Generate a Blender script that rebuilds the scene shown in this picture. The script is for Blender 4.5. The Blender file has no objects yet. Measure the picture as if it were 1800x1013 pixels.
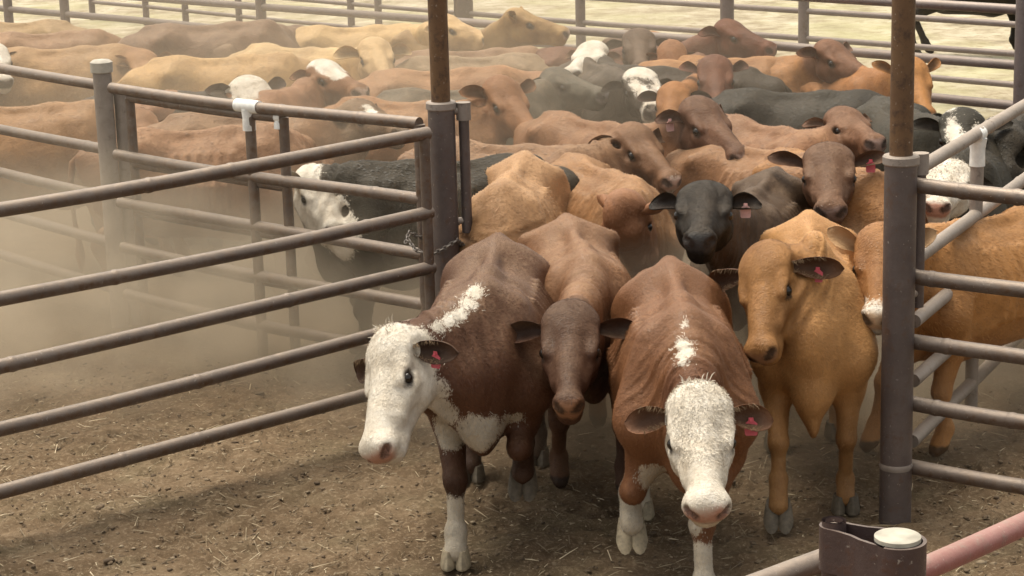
import bpy, math, random
import numpy as np
from mathutils import Vector, Matrix
random.seed(7); RNG = np.random.default_rng(7)
scene = bpy.context.scene
R = math.radians

# ---------------------------------------------------------------- camera
CAM_H, FPX, PITCH, ROLL = 3.6, 3700.0, R(13.76), R(1.6)
cam_d = bpy.data.cameras.new('camera'); cam = bpy.data.objects.new('camera', cam_d)
scene.collection.objects.link(cam); scene.camera = cam
cF = Vector((0, math.cos(PITCH), -math.sin(PITCH)))
U0 = Vector((0, math.sin(PITCH), math.cos(PITCH))); R0 = Vector((1, 0, 0))
cR = R0*math.cos(ROLL) - U0*math.sin(ROLL)
cU = U0*math.cos(ROLL) + R0*math.sin(ROLL)
mw = Matrix((cR, cU, -cF)).transposed().to_4x4(); mw.translation = Vector((0, 0, CAM_H))
cam.matrix_world = mw
cam_d.sensor_width = 36.0; cam_d.lens = 36.0*FPX/1800.0
cam_d.clip_start = 0.1; cam_d.clip_end = 3000
CP = np.array((0, 0, CAM_H))
def ray(px, py):
    d = cF*FPX + cR*(px-900.0) - cU*(py-506.5)
    return np.array(d/FPX)
def at(px, py, z=0.0):
    """survey helper: the world point at height z seen in that direction"""
    d = ray(px, py); return CP + d*((z-CAM_H)/d[2])

# ---------------------------------------------------------------- world and sun
w = bpy.data.worlds.new("World"); scene.world = w; w.use_nodes = True
nt = w.node_tree; bg = nt.nodes['Background']
sky = nt.nodes.new('ShaderNodeTexSky'); sky.sky_type = 'NISHITA'; sky.sun_disc = False
SUN_EL, SUN_AZ = R(74), R(-50)       # azimuth measured from +Y (away from the viewer) towards +X
sky.sun_elevation = SUN_EL; sky.sun_rotation = SUN_AZ
sky.dust_density = 4.0; sky.air_density = 1.0; sky.ozone_density = 0.6
hz_ = nt.nodes.new('ShaderNodeMix'); hz_.data_type = 'RGBA'; hz_.blend_type = 'MIX'; hz_.inputs[0].default_value = .72   # overcast, dust laden air
bw = nt.nodes.new('ShaderNodeRGBToBW'); wm = nt.nodes.new('ShaderNodeMix'); wm.data_type = 'RGBA'; wm.blend_type = 'MULTIPLY'; wm.inputs[0].default_value = 1
nt.links.new(sky.outputs[0], bw.inputs[0]); nt.links.new(bw.outputs[0], wm.inputs[6]); wm.inputs[7].default_value = (1.06, 1.0, .82, 1)
nt.links.new(sky.outputs[0], hz_.inputs[6]); nt.links.new(wm.outputs[2], hz_.inputs[7])
nt.links.new(hz_.outputs[2], bg.inputs[0]); bg.inputs[1].default_value = 0.15
sd = bpy.data.lights.new('sun', 'SUN'); sun = bpy.data.objects.new('sun', sd); scene.collection.objects.link(sun)
sd.energy = 1.35; sd.angle = R(38); sd.color = (1.0, 0.93, 0.82)
to_sun = Vector((math.sin(SUN_AZ)*math.cos(SUN_EL), math.cos(SUN_AZ)*math.cos(SUN_EL), math.sin(SUN_EL)))
sun.rotation_euler = to_sun.to_track_quat('Z', 'Y').to_euler()
scene.view_settings.view_transform = 'Standard'; scene.view_settings.look = 'None'
scene.view_settings.exposure = 1.03; scene.view_settings.gamma = 1.0
scene.cycles.use_denoising = True
scene.cycles.max_bounces = 8; scene.cycles.volume_bounces = 2
scene.cycles.volume_step_rate = 2.0; scene.cycles.volume_max_steps = 128

# ---------------------------------------------------------------- helpers
def link(o): scene.collection.objects.link(o); return o
def tag(o, label=None, cat=None, group=None, kind=None):
    if label: o['label'] = label
    if cat: o['category'] = cat
    if group: o['group'] = group
    if kind: o['kind'] = kind
    return o
def empty(name, loc, label, cat, group=None):
    o = bpy.data.objects.new(name, None); o.location = loc; o.empty_display_size = .2
    return tag(link(o), label, cat, group)
def mesh_np(name, V, F, mat, parent=None, smooth=True, loc=None):
    """V (n,3) world coordinates, F list/array of faces -> object; parent is an un-rotated Empty or mesh"""
    V = np.asarray(V, dtype=np.float64)
    org = np.array(loc if loc is not None else (parent.location if parent else (0, 0, 0)), dtype=np.float64)
    me = bpy.data.meshes.new(name)
    if isinstance(F, np.ndarray):
        n = F.shape[1]; me.vertices.add(len(V)); me.vertices.foreach_set('co', (V-org).astype(np.float32).ravel())
        me.loops.add(F.size); me.loops.foreach_set('vertex_index', F.astype(np.int32).ravel())
        me.polygons.add(len(F)); me.polygons.foreach_set('loop_start', np.arange(0, F.size, n, dtype=np.int32))
        me.update(calc_edges=True); me.validate()
    else:
        me.from_pydata([tuple(v) for v in (V-org)], [], F); me.update()
    if smooth: me.polygons.foreach_set('use_smooth', np.ones(len(me.polygons), dtype=bool))
    me.materials.append(mat)
    o = bpy.data.objects.new(name, me); link(o)
    if parent: o.parent = parent
    else: o.location = org
    return o
class MB:
    """collects tubes and boxes into one mesh"""
    def __init__(s): s.V = []; s.F = []
    def add(s, V, F):
        n = len(s.V); s.V += [tuple(v) for v in V]; s.F += [tuple(i+n for i in f) for f in F]; return s
    def tube(s, pts, rad, n=14, cap=True, ell=None):
        pts = [Vector(p) for p in pts]
        if not hasattr(rad, '__len__'): rad = [rad]*len(pts)
        V, F = [], []; prev = None
        for i, p in enumerate(pts):
            a = pts[max(i-1, 0)]; b = pts[min(i+1, len(pts)-1)]; t = (b-a).normalized()
            if prev is None:
                u = t.cross(Vector((0, 0, 1)))
                if u.length < .1: u = t.cross(Vector((1, 0, 0)))
            else: u = prev - t*prev.dot(t)
            u.normalize(); prev = u; v = t.cross(u)
            for k in range(n):
                c = 2*math.pi*k/n
                V.append(p + (u*math.cos(c)+v*math.sin(c))*rad[i])
        for i in range(len(pts)-1):
            for k in range(n):
                F.append((i*n+k, i*n+(k+1) % n, (i+1)*n+(k+1) % n, (i+1)*n+k))
        if cap: F.append(tuple(range(n-1, -1, -1))); F.append(tuple((len(pts)-1)*n+k for k in range(n)))
        return s.add(V, F)
    def box(s, c, size, rz=0.0, bev=0.0):
        hx, hy, hz = [q/2 for q in size]; m = Matrix.Rotation(rz, 3, 'Z'); V = []
        for z in (-hz, hz):
            for x, y in ((-hx, -hy), (hx, -hy), (hx, hy), (-hx, hy)):
                V.append(Vector(c)+m @ Vector((x, y, z)))
        return s.add(V, [(3, 2, 1, 0), (4, 5, 6, 7), (0, 1, 5, 4), (1, 2, 6, 5), (2, 3, 7, 6), (3, 0, 4, 7)])
    def build(s, name, mat, parent=None, loc=None):
        o = mesh_np(name, np.array(s.V), s.F, mat, parent, True, loc)
        me = o.data; me.set_sharp_from_angle(angle=R(40)); return o

# ---------------------------------------------------------------- materials
def mat_new(name):
    m = bpy.data.materials.new(name); m.use_nodes = True; t = m.node_tree
    return m, t, t.nodes['Principled BSDF']
def N(t, kind, **kw):
    n = t.nodes.new(kind)
    for k, v in kw.items(): setattr(n, k, v)
    return n
def noise(t, vec, scale, detail=4, rough=.55, dist=0.0):
    n = N(t, 'ShaderNodeTexNoise'); n.inputs['Scale'].default_value = scale
    n.inputs['Detail'].default_value = detail; n.inputs['Roughness'].default_value = rough
    n.inputs['Distortion'].default_value = dist
    t.links.new(vec, n.inputs['Vector']); return n.outputs[0]
def ramp(t, fac, stops):
    r = N(t, 'ShaderNodeValToRGB'); e = r.color_ramp.elements
    while len(e) < len(stops): e.new(.5)
    for i, (p, c) in enumerate(stops):
        e[i].position = p; e[i].color = tuple(c)+(1,) if len(c) == 3 else c
    t.links.new(fac, r.inputs[0]); return r.outputs[0]
def mix(t, fac, a, b, mode='MIX'):
    m = N(t, 'ShaderNodeMix', data_type='RGBA', blend_type=mode)
    for s, v in ((0, fac), (6, a), (7, b)):
        if hasattr(v, 'links'): t.links.new(v, m.inputs[s])
        elif s == 0: m.inputs[0].default_value = v
        else: m.inputs[s].default_value = tuple(v)+(1,) if len(v) == 3 else v
    return m.outputs[2]
def math_(t, op, a, b=None, c=None, clamp=False):
    m = N(t, 'ShaderNodeMath', operation=op); m.use_clamp = clamp
    for s, v in ((0, a), (1, b), (2, c)):
        if v is None: continue
        if hasattr(v, 'links'): t.links.new(v, m.inputs[s])
        else: m.inputs[s].default_value = v
    return m.outputs[0]
def bump(t, bs, h, strength, dist, normal=None):
    b = N(t, 'ShaderNodeBump'); b.inputs['Strength'].default_value = strength; b.inputs['Distance'].default_value = dist
    t.links.new(h, b.inputs['Height'])
    if normal is not None: t.links.new(normal, b.inputs['Normal'])
    if bs: t.links.new(b.outputs[0], bs.inputs['Normal'])
    return b.outputs[0]
def gr(v): return (v, v, v)

def steel_mat(name, c1, c2, rust, rust_amt=.5, dusty=.5, rough=.5, metal=.25):
    m, t, b = mat_new(name); g = N(t, 'ShaderNodeNewGeometry'); tc = N(t, 'ShaderNodeTexCoord')
    P = g.outputs['Position']
    n1 = noise(t, P, 4.0, 6, .7); n2 = noise(t, P, 17.0, 7, .72); n3 = noise(t, P, 55.0, 3, .6)
    c = mix(t, ramp(t, n1, [(.35, gr(0)), (.65, gr(1))]), c1, c2)
    c = mix(t, ramp(t, n2, [(.62-.2*rust_amt, gr(0)), (.75-.15*rust_amt, gr(1))]), c, rust)
    sx = N(t, 'ShaderNodeSeparateXYZ'); t.links.new(g.outputs['Normal'], sx.inputs[0])
    up = math_(t, 'SMOOTHSTEP' if False else 'MULTIPLY', math_(t, 'MAXIMUM', sx.outputs[2], 0.0), n2)
    du = math_(t, 'MULTIPLY', up, 1.9*dusty, clamp=True)
    c = mix(t, du, c, (.42, .34, .27))                       # settled dust lies on upward faces
    c = mix(t, math_(t, 'MULTIPLY', ramp(t, n3, [(.66, gr(0)), (.74, gr(1))]), .6), c, (.46, .42, .37))
    t.links.new(c, b.inputs['Base Color']); b.inputs['Metallic'].default_value = metal
    t.links.new(math_(t, 'MULTIPLY_ADD', n2, .35, rough-.15), b.inputs['Roughness'])
    bump(t, b, n2, .6, .006); return m
M_RAIL = steel_mat('weathered_steel', (.110, .082, .068), (.175, .135, .112), (.12, .070, .042), .7, .6, .42, .35)
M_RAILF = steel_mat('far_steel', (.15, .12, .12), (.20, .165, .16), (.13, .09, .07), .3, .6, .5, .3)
M_POST = steel_mat('post_steel', (.095, .074, .070), (.14, .112, .105), (.12, .075, .055), .4, .3, .45, .35)
M_RUST = steel_mat('rusty_pipe', (.115, .060, .028), (.155, .085, .038), (.06, .032, .020), .6, .1, .6, .15)
M_WEATH = steel_mat('galvanised_dusty', (.22, .185, .16), (.31, .265, .235), (.12, .09, .07), .3, .6, .55, .2)
M_RED = steel_mat('faded_red_paint', (.27, .085, .075), (.34, .14, .13), (.24, .15, .13), .5, .35, .45, .1)
M_CLAMP = steel_mat('clamp_steel', (.07, .045, .042), (.11, .075, .07), (.10, .05, .035), .5, .25, .45, .4)

def plain(name, col, rough=.7, spec=.3, nscale=20, amt=.25, bmp=.2):
    m, t, b = mat_new(name); g = N(t, 'ShaderNodeNewGeometry')
    n = noise(t, g.outputs['Position'], nscale, 5)
    f = ramp(t, n, [(.3, gr(1-amt)), (.7, gr(1+amt*.3))])
    t.links.new(mix(t, 1.0, col, f, 'MULTIPLY'), b.inputs['Base Color'])
    b.inputs['Roughness'].default_value = rough; b.inputs['Specular IOR Level'].default_value = spec
    bump(t, b, n, bmp, .003); return m
M_WHITE = plain('white_plastic_tape', (.80, .79, .76), .5)
M_CAP = plain('pale_cap', (.50, .46, .38), .6, .3, 18, .35)
M_CONC = plain('dusty_concrete', (.45, .41, .35), .85)
M_CHAIN = plain('chain_steel', (.15, .125, .105), .45, .5)
M_TAG = plain('pink_tag', (.68, .12, .15), .45, .4, 30, .2)
M_TAG2 = plain('pale_tag', (.75, .45, .42), .45, .4, 30, .2)
M_HOOF = plain('hoof_horn', (.13, .105, .075), .6, .3, 40, .4)
M_HOOFL = plain('pale_hoof_horn', (.34, .28, .19), .6, .3, 40, .4)
mE, tE, bE = mat_new('wet_eye'); bE.inputs['Base Color'].default_value = (.012, .008, .006, 1); bE.inputs['Roughness'].default_value = .12

# ---- ground
def ground_mat():
    m, t, b = mat_new('dirt_ground'); g = N(t, 'ShaderNodeNewGeometry'); P = g.outputs['Position']
    sx = N(t, 'ShaderNodeSeparateXYZ'); t.links.new(P, sx.inputs[0])
    big = noise(t, P, .9, 4, .6); mid = noise(t, P, 5, 6, .65); fine = noise(t, P, 38, 6, .7); mm = noise(t, P, 120, 3, .6)
    c = ramp(t, big, [(.3, (.094, .062, .036)), (.5, (.134, .090, .053)), (.72, (.195, .138, .086))])
    c = mix(t, ramp(t, mid, [(.42, gr(0)), (.62, gr(.7))]), c, (.085, .057, .032))
    c = mix(t, ramp(t, noise(t, P, 2.2, 4), [(.5, gr(0)), (.68, gr(.28))]), c, (.16, .135, .08))   # manure-green tint
    c = mix(t, ramp(t, fine, [(.52, gr(0)), (.66, gr(.75))]), c, (.27, .205, .135))
    c = mix(t, ramp(t, fine, [(.30, gr(.7)), (.43, gr(0))]), c, (.065, .044, .026))
    c = mix(t, ramp(t, mm, [(.64, gr(0)), (.72, gr(.6))]), c, (.38, .31, .21))
    # the open yard beyond the far rails is pale dry straw
    e = math_(t, 'ADD', sx.outputs[1], math_(t, 'MULTIPLY', math_(t, 'SUBTRACT', big, .5), 5.0))
    far = N(t, 'ShaderNodeMapRange'); far.clamp = True
    t.links.new(e, far.inputs[0]); far.inputs[1].default_value = 18.0; far.inputs[2].default_value = 22.0
    sc = ramp(t, noise(t, P, 1.6, 6, .65), [(.33, (.22, .18, .12)), (.46, (.36, .305, .21)), (.56, (.44, .385, .28)), (.68, (.56, .50, .38))])
    sc = mix(t, ramp(t, noise(t, P, 5.0, 6, .75), [(.52, gr(0)), (.64, gr(.8))]), sc, (.20, .15, .08))
    sc = mix(t, ramp(t, noise(t, P, .5, 3, .6), [(.45, gr(0)), (.65, gr(.55))]), sc, (.40, .38, .20))
    c = mix(t, far.outputs[0], c, sc)
    t.links.new(c, b.inputs['Base Color']); b.inputs['Roughness'].default_value = .95
    b.inputs['Specular IOR Level'].default_value = .15
    n1 = bump(t, None, mid, .6, .03); bump(t, b, fine, .8, .012, n1); return m
def vnoise(x, y, s, seed):
    """smooth value noise"""
    r = np.random.default_rng(seed); T = r.random((256, 256))
    X = x*s+1000; Y = y*s+1000; i = np.floor(X).astype(int); j = np.floor(Y).astype(int); fx = X-i; fy = Y-j
    fx = fx*fx*(3-2*fx); fy = fy*fy*(3-2*fy); g = lambda a, b_: T[a % 256, b_ % 256]
    return (g(i, j)*(1-fx)+g(i+1, j)*fx)*(1-fy)+(g(i, j+1)*(1-fx)+g(i+1, j+1)*fx)*fy-.5
def gz(x, y):
    x = np.asarray(x, float); y = np.asarray(y, float)
    near = np.clip((13-y)/3, 0, 1)
    z = .05*vnoise(x, y, .8, 1)+.035*vnoise(x, y, 2.6, 2)*near+.014*vnoise(x, y, 7, 3)*near+.012*vnoise(x, y, 19, 4)*near
    # a low ridge of scuffed litter under the near gate
    d = np.abs((y-10.2)-(x+1.6)*.35); z = z+.028*np.exp(-(d/.35)**2)*np.clip((.2-x)/1.0, 0, 1)*(1+1.5*vnoise(x, y, 9, 6))
    return z-.01
xs = np.unique(np.concatenate([np.linspace(-400, -9, 14), np.linspace(-9, -3.2, 40), np.linspace(-3.2, 3.4, 300), np.linspace(3.4, 9, 40), np.linspace(9, 400, 14)]))
ys = np.unique(np.concatenate([np.linspace(-30, 4, 12), np.linspace(4, 8.6, 60), np.linspace(8.6, 12.6, 200), np.linspace(12.6, 30, 120), np.linspace(30, 900, 24)]))
X, Y = np.meshgrid(xs, ys, indexing='ij'); Z = gz(X, Y)
hr = np.random.default_rng(5)                                        # cloven hoof prints trodden into the litter
for k in range(900):
    hx_, hy_ = hr.uniform(-3.1, 3.3), hr.uniform(8.7, 12.5); an = hr.uniform(-.7, .7)+math.pi/2; dp = hr.uniform(.006, .016); sz = hr.uniform(.8, 1.15)
    i0, i1 = np.searchsorted(xs, (hx_-.16, hx_+.16)); j0, j1 = np.searchsorted(ys, (hy_-.16, hy_+.16)); xx = X[i0:i1, j0:j1]-hx_; yy = Y[i0:i1, j0:j1]-hy_
    a_ = (xx*math.cos(an)+yy*math.sin(an))/sz; c_ = (-xx*math.sin(an)+yy*math.cos(an))/sz
    for cc in (-.027, .027): Z[i0:i1, j0:j1] -= dp*np.exp(-(a_/.055)**4-((c_-cc)/.024)**4)
    Z[i0:i1, j0:j1] += dp*.5*np.exp(-((np.sqrt(a_**2+c_**2)-.085)/.02)**2)
nx, ny = len(xs), len(ys); idx = np.arange(nx*ny).reshape(nx, ny)
GF = np.stack([idx[:-1, :-1], idx[1:, :-1], idx[1:, 1:], idx[:-1, 1:]], -1).reshape(-1, 4)
ground = mesh_np('ground', np.stack([X, Y, Z], -1).reshape(-1, 3), GF, ground_mat()); tag(ground, kind='structure')

# ---- litter on the ground: straw and clods nobody could count
def straw():
    V, F = [], []; n = 4200
    for i in range(n):
        if i < 3300: y = random.uniform(8.9, 12.6); x = random.uniform(-.27*y, .27*y)
        else: y = random.uniform(12, 17); x = random.uniform(-.27*y, .27*y)
        a = random.uniform(0, math.pi); L = random.choice((.008, .010, .012, .018, .025, .045))*random.uniform(.6, 1.4); wd = random.uniform(.001, .003)
        z = float(gz(x, y)); tl = random.uniform(-.2, .45); dx, dy = math.cos(a)*L, math.sin(a)*L; px, py = -math.sin(a)*wd, math.cos(a)*wd
        k = len(V); h = random.uniform(.004, .012)
        V += [(x-dx-px, y-dy-py, z+h), (x-dx+px, y-dy+py, z+h+.001), (x+dx+px, y+dy+py, z+h+abs(tl)*L), (x+dx-px, y+dy-py, z+h+abs(tl)*L+.001), (x, y, z+h+abs(tl)*L*.5+wd*2)]
        F += [(k, k+1, k+4), (k+1, k+2, k+4), (k+2, k+3, k+4), (k+3, k, k+4)]
    return V, F
ms, ts, bs_ = mat_new('dry_straw'); gg = N(ts, 'ShaderNodeNewGeometry')
ts.links.new(ramp(ts, gg.outputs['Random Per Island'], [(0, (.12, .085, .05)), (.5, (.22, .165, .10)), (.85, (.34, .27, .17)), (1, (.58, .48, .33))]), bs_.inputs['Base Color']); bs_.inputs['Roughness'].default_value = .8
V, F = straw(); o = mesh_np('straw', V, F, ms, smooth=False); tag(o, 'scattered dry straw over the brown pen floor', 'straw', kind='stuff')
def clods():
    V, F = [], []
    base = [(1, 0, 0), (-1, 0, 0), (0, 1, 0), (0, -1, 0), (0, 0, 1), (.7, .7, .5), (-.7, .7, .5), (.7, -.7, .45), (-.7, -.7, .5)]
    ico = bpy.data.meshes.new('tmp'); import bmesh
    bm = bmesh.new(); bmesh.ops.create_icosphere(bm, subdivisions=1, radius=1.0); bv = [v.co.copy() for v in bm.verts]; bf = [tuple(v.index for v in f.verts) for f in bm.faces]; bm.free(); bpy.data.meshes.remove(ico)
    for i in range(9000):
        y = random.uniform(8.9, 13.0); x = random.uniform(-.27*y, .27*y); r = random.choice((.003, .004, .004, .005, .006, .009))*random.uniform(.6, 1.5)
        if random.random() < .02: r *= 1.8
        z = float(gz(x, y)); k = len(V); sq = random.uniform(.4, .8); a = random.uniform(0, 6.28)
        for v in bv:
            q = random.uniform(.55, 1.4); X_, Y_ = v.x*math.cos(a)*1.4-v.y*math.sin(a), v.x*math.sin(a)*1.4+v.y*math.cos(a)
            V.append((x+X_*r*q, y+Y_*r*q, z+v.z*r*sq*q+r*.2))
        F += [tuple(j+k for j in f) for f in bf]
    return V, F
mc, tc_, bc_ = mat_new('dirt_clod'); gg = N(tc_, 'ShaderNodeNewGeometry')
tc_.links.new(ramp(tc_, gg.outputs['Random Per Island'], [(0, (.075, .05, .03)), (.5, (.13, .09, .054)), (.85, (.18, .13, .08)), (1, (.34, .27, .18))]), bc_.inputs['Base Color']); bc_.inputs['Roughness'].default_value = .95
V, F = clods(); o = mesh_np('dirt_clods', V, F, mc); tag(o, 'small clods of dirt and dung on the pen floor', 'clods', kind='stuff')
DUST = True

# ---------------------------------------------------------------- rails, gates and posts of the yard
ZR = [1.66, 1.22, .90, .59, .27]
def P3(p, z): return (p[0], p[1], z)
def lerp(a, b, t): return np.array(a)*(1-t)+np.array(b)*t
def pipe_panel(name, label, cat, a, b, zs, rad, mat, stiles=(), stile_rad=None, group=None, bow=0.004, stile_top=None, zoff=0, bands=(), part='rail', stile='stile', seed=1):
    """five pipe rails between ground points a and b, with upright pipes at the fractions in stiles"""
    a = np.array(a[:2]); b = np.array(b[:2]); rnd = random.Random(seed)
    root = empty(name, (a[0], a[1], 0), label, cat, group)
    n = 9
    for z in zs:
        m = MB(); ph = rnd.uniform(0, 6); pts = []
        for k in range(n):
            t = k/(n-1); q = a*(1-t)+b*t
            pts.append((q[0], q[1], z+zoff+bow*math.sin(ph+t*5)-bow*2*math.sin(math.pi*t)))
        m.tube(pts, rad, 16)
        for k in range(1, 3):                      # weld collars and couplings
            t = rnd.uniform(.08, .92); q = a*(1-t)+b*t; d = (b-a)/np.linalg.norm(b-a)*.02
            zz = z+zoff+bow*math.sin(ph+t*5)-bow*2*math.sin(math.pi*t)
            m.tube([(q[0]-d[0], q[1]-d[1], zz), (q[0], q[1], zz), (q[0]+d[0], q[1]+d[1], zz)], [rad*1.02, rad*1.12, rad*1.02], 12)
        m.build(part, mat, root)
    for t in stiles:
        q = a*(1-t)+b*t; r = stile_rad or rad*.95
        top = (stile_top or zs[0])+zoff
        MB().tube([(q[0], q[1], .06 if stile == 'stile' else -.05), (q[0], q[1], top)], r, 16).build(stile, mat, root)
    return root

# the two tall gate posts
def gate_post(label, p, seed, hinge_dir):
    root = empty('gate_post', (p[0], p[1], 0), label, 'gate post', 'tall gate posts either side of the gateway')
    x, y = p[0], p[1]
    MB().tube([(x, y, -.1), (x, y, .3), (x, y, .9), (x, y, 1.785)], [.078, .077, .0765, .0765], 32).build('lower_pipe', M_POST, root)
    m = MB().tube([(x, y, 1.765), (x, y, 1.772), (x, y, 1.805), (x, y, 1.812)], [.079, .086, .086, .080], 32); m.build('top_collar', M_CAP if False else M_WEATH, root)
    MB().tube([(x, y, 1.80), (x, y, 2.6), (x, y, 3.4)], .0545, 28).build('upper_pipe', M_RUST, root)
    hx, hy = x+hinge_dir[0], y+hinge_dir[1]
    MB().tube([(hx, hy, 1.05), (hx, hy, 1.74)], .030, 16).build('hinge_pipe', M_POST, root)
    MB().tube([(hx, hy, 1.70), (hx, hy, 1.80)], .042, 16).build('hinge_cap', M_WEATH, root)
    MB().tube([(x, y, 1.755), (hx, hy, 1.755)], .024, 10).build('hinge_lug', M_WEATH, root); MB().tube([(x, y, 1.12), (hx, hy, 1.12)], .02, 10).build('hinge_lug', M_WEATH, root)
    r = MB().tube([(x, y, .27), (x, y, .285), (x, y, .30)], [.0775, .0815, .0775], 32); r.build('weld_ring', M_WEATH, root)
    return root
PR = at(1573, 915, 0); PL = at(775, 182, 1.80); PL[2] = 0
gate_post('tall gate post right of the tan cow with rusty upper pipe', PR, 1, (.11, .10))
gate_post('tall gate post beside the white faced cow looking left', PL, 2, (.125, .02))

gA0 = at(752, 236, 1.66); gA1 = at(-260, 409, 1.66)
pipe_panel('pipe_gate', 'long five rail pipe gate swung open in front of the dust on the left', 'gate', gA0, gA1, ZR, .037, M_RAIL, stiles=(.008,), stile_rad=.03, bow=.006, seed=3)
gC0 = at(737, 219, 1.66); gC1 = at(196, 155, 1.66)
pipe_panel('pipe_gate', 'dusty pipe gate with white tape, closed in front of the brown cattle', 'gate', gC0, gC1, ZR, .036, M_RAIL, stiles=(0.0, .519), stile_rad=.034, bow=.006, seed=4)
gD0 = at(492, 210, 1.62)+np.array((0, .20, 0)); gD1 = at(222, 172, 1.62)+np.array((0, .12, 0))
pipe_panel('pipe_gate', 'shorter second pipe gate folded close behind the white taped gate', 'gate', gD0, gD1, [1.60, 1.17, .85, .55, .24], .032, M_RAIL, stiles=(0.0, 1.0), stile_rad=.032, seed=5)
gE0 = at(176, 149, 1.66); gE1 = at(-160, 92, 1.66)
pipe_panel('pipe_fence', 'dusty pipe fence left of the post with the pale cap', 'fence', gE0, gE1, ZR, .036, M_RAIL, seed=6)
# post with pale cap between them
q = at(178, 112, 1.80)
root = empty('fence_post', (q[0], q[1], 0), 'short fence post with pale dusty cap beside a second upright', 'post')
MB().tube([(q[0], q[1], -.1), (q[0], q[1], 1.78)], .062, 24).build('post_pipe', M_WEATH, root)
MB().tube([(q[0], q[1], 1.74), (q[0], q[1], 1.745), (q[0], q[1], 1.81), (q[0], q[1], 1.825)], [.066, .074, .074, .055], 24).build('cap', M_CONC, root)
MB().tube([(q[0]+.11, q[1]+.06, -.1), (q[0]+.11, q[1]+.06, 1.64)], .055, 24).build('side_pipe', M_WEATH, root)
MB().tube([(q[0]+.02, q[1]+.02, 1.60), (q[0]+.11, q[1]+.06, 1.60)], .02, 10).build('hinge_lug', M_WEATH, root)
gB0 = at(1612, 300, 1.66); gB1 = at(2080, 12, 1.66)
pipe_panel('pipe_gate', 'pale pipe gate running away from the right gate post with white tape', 'gate', gB0, gB1, ZR, .035, M_WEATH, stiles=(.155,), stile_rad=.036, seed=8)
gF0 = at(1602, 325, 1.66); gF1 = at(2100, 372, 1.66)
pipe_panel('pipe_fence', 'five rail pipe fence leaving the right gate post toward the frame edge', 'fence', gF0, gF1, ZR, .037, M_RAIL, seed=9)
# white tape on the taped gates
def tape(label, c, d, L, rad, drop=None):
    root = empty('tape_wrap', tuple(c), label, 'tape', 'white tape wraps on the gates')
    d = np.array(d[:3])/np.linalg.norm(d); a = c-d*L/2; b = c+d*L/2
    MB().tube([a, lerp(a, b, .3), lerp(a, b, .6), b], [rad*1.06, rad*1.12, rad*1.05, rad*1.1], 16).build('wrap', M_WHITE, root)
    if drop:
        MB().tube([c-np.array((0, 0, rad*.5)), c-np.array((.0, 0, drop*.5)), c-np.array((0, 0, drop))], [drop*.22+.012, .040, .042], 14).build('post_wrap', M_WHITE, root)
    return root
def seg_at(a, b, t, z): q_ = lerp(a, b, t); q_ = np.array((q_[0], q_[1], z)); return q_, np.array((b[0]-a[0], b[1]-a[1], 0.0))
c, d = seg_at(gC0, gC1, .522, 1.648); tape('white tape round the top rail of the dusty gate', c, d, .20, .038, .15)
c, d = seg_at(gD0, gD1, .02, 1.60); tape('smaller white tape on the gate behind, right of the larger wrap', c, d, .05, .034, .07)
c, d = seg_at(gB0, gB1, .155, 1.652); tape('white tape where the receding right gate meets its upright', c, d, .09, .038, .17)
# chain that ties the gate to its post
def chain(label, pts, r=.016, wire=.0045):
    m = MB(); pts = [np.array(p) for p in pts]
    L = [0]
    for i in range(1, len(pts)): L.append(L[-1]+np.linalg.norm(pts[i]-pts[i-1]))
    n = int(L[-1]/(r*1.35))
    for k in range(n):
        s = (k+.5)/n*L[-1]; i = max(j for j in range(len(L)-1) if L[j] <= s); f = (s-L[i])/(L[i+1]-L[i]); c = pts[i]*(1-f)+pts[i+1]*f
        t = Vector(pts[i+1]-pts[i]).normalized(); u = t.cross(Vector((0, 0, 1))).normalized(); v = t.cross(u)
        if k % 2: u = v
        ring = [Vector(c)+t*math.cos(a)*r+u*math.sin(a)*r*.62 for a in [j*math.pi/4 for j in range(9)]]
        m.tube(ring, wire, 6, cap=False)
    o = m.build('chain', M_CHAIN, None, tuple(pts[0])); return tag(o, label, 'chain')
cx = np.array((PL[0], PL[1], 1.0))
chain('steel chain tying the dusty gate to the left gate post',
      [cx+np.array(v) for v in ((-.22, .02, .02), (-.17, -.06, -.03), (-.08, -.10, -.05), (0, -.105, -.01), (.07, -.09, .03), (.10, .0, -.02), (0, .1, -.03), (-.12, .09, .0), (-.21, .06, .05), (-.23, .0, .0))])

# far yard fences
def far_fence(label, pts, zs, rad, prad, posts, ptop, seed, mat=M_RAILF):
    root = empty('pipe_fence', (pts[0][0], pts[0][1], 0), label, 'fence'); rnd = random.Random(seed)
    for z in zs:
        m = MB(); m.tube([(p[0], p[1], z+rnd.uniform(-.008, .008)) for p in pts], rad, 12); m.build('rail', mat, root)
    for p in posts:
        MB().tube([(p[0], p[1], -.1), (p[0], p[1], ptop)], prad, 16).build('post', mat, root)
    return root
def line_pts(a, b, n=6): return [lerp(a, b, k/(n-1)) for k in range(n)]
r1a = at(960, 50, 1.22); r1b = at(1790, 116, 1.22); d = r1b-r1a
r1a0 = r1a-d*.28; r1b0 = r1b+d*.6
def on_line(a, b, px):
    """ground point of the line a-b that lies in the vertical seen at px"""
    for k in range(400):
        q_ = lerp(a, b, k/399); v = np.array((q_[0], q_[1], 1.2))-CP
        x = 900+FPX*np.dot(v, cR)/np.dot(v, cF)
        if x >= px: return q_
    return np.array(b)
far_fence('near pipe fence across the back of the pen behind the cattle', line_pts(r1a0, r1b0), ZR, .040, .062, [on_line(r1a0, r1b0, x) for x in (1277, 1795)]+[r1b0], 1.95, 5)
r2a = at(815, 24, .59); r2b = at(1790, 96, .59); r2b0 = r2b+(r2b-r2a)*.5
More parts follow.
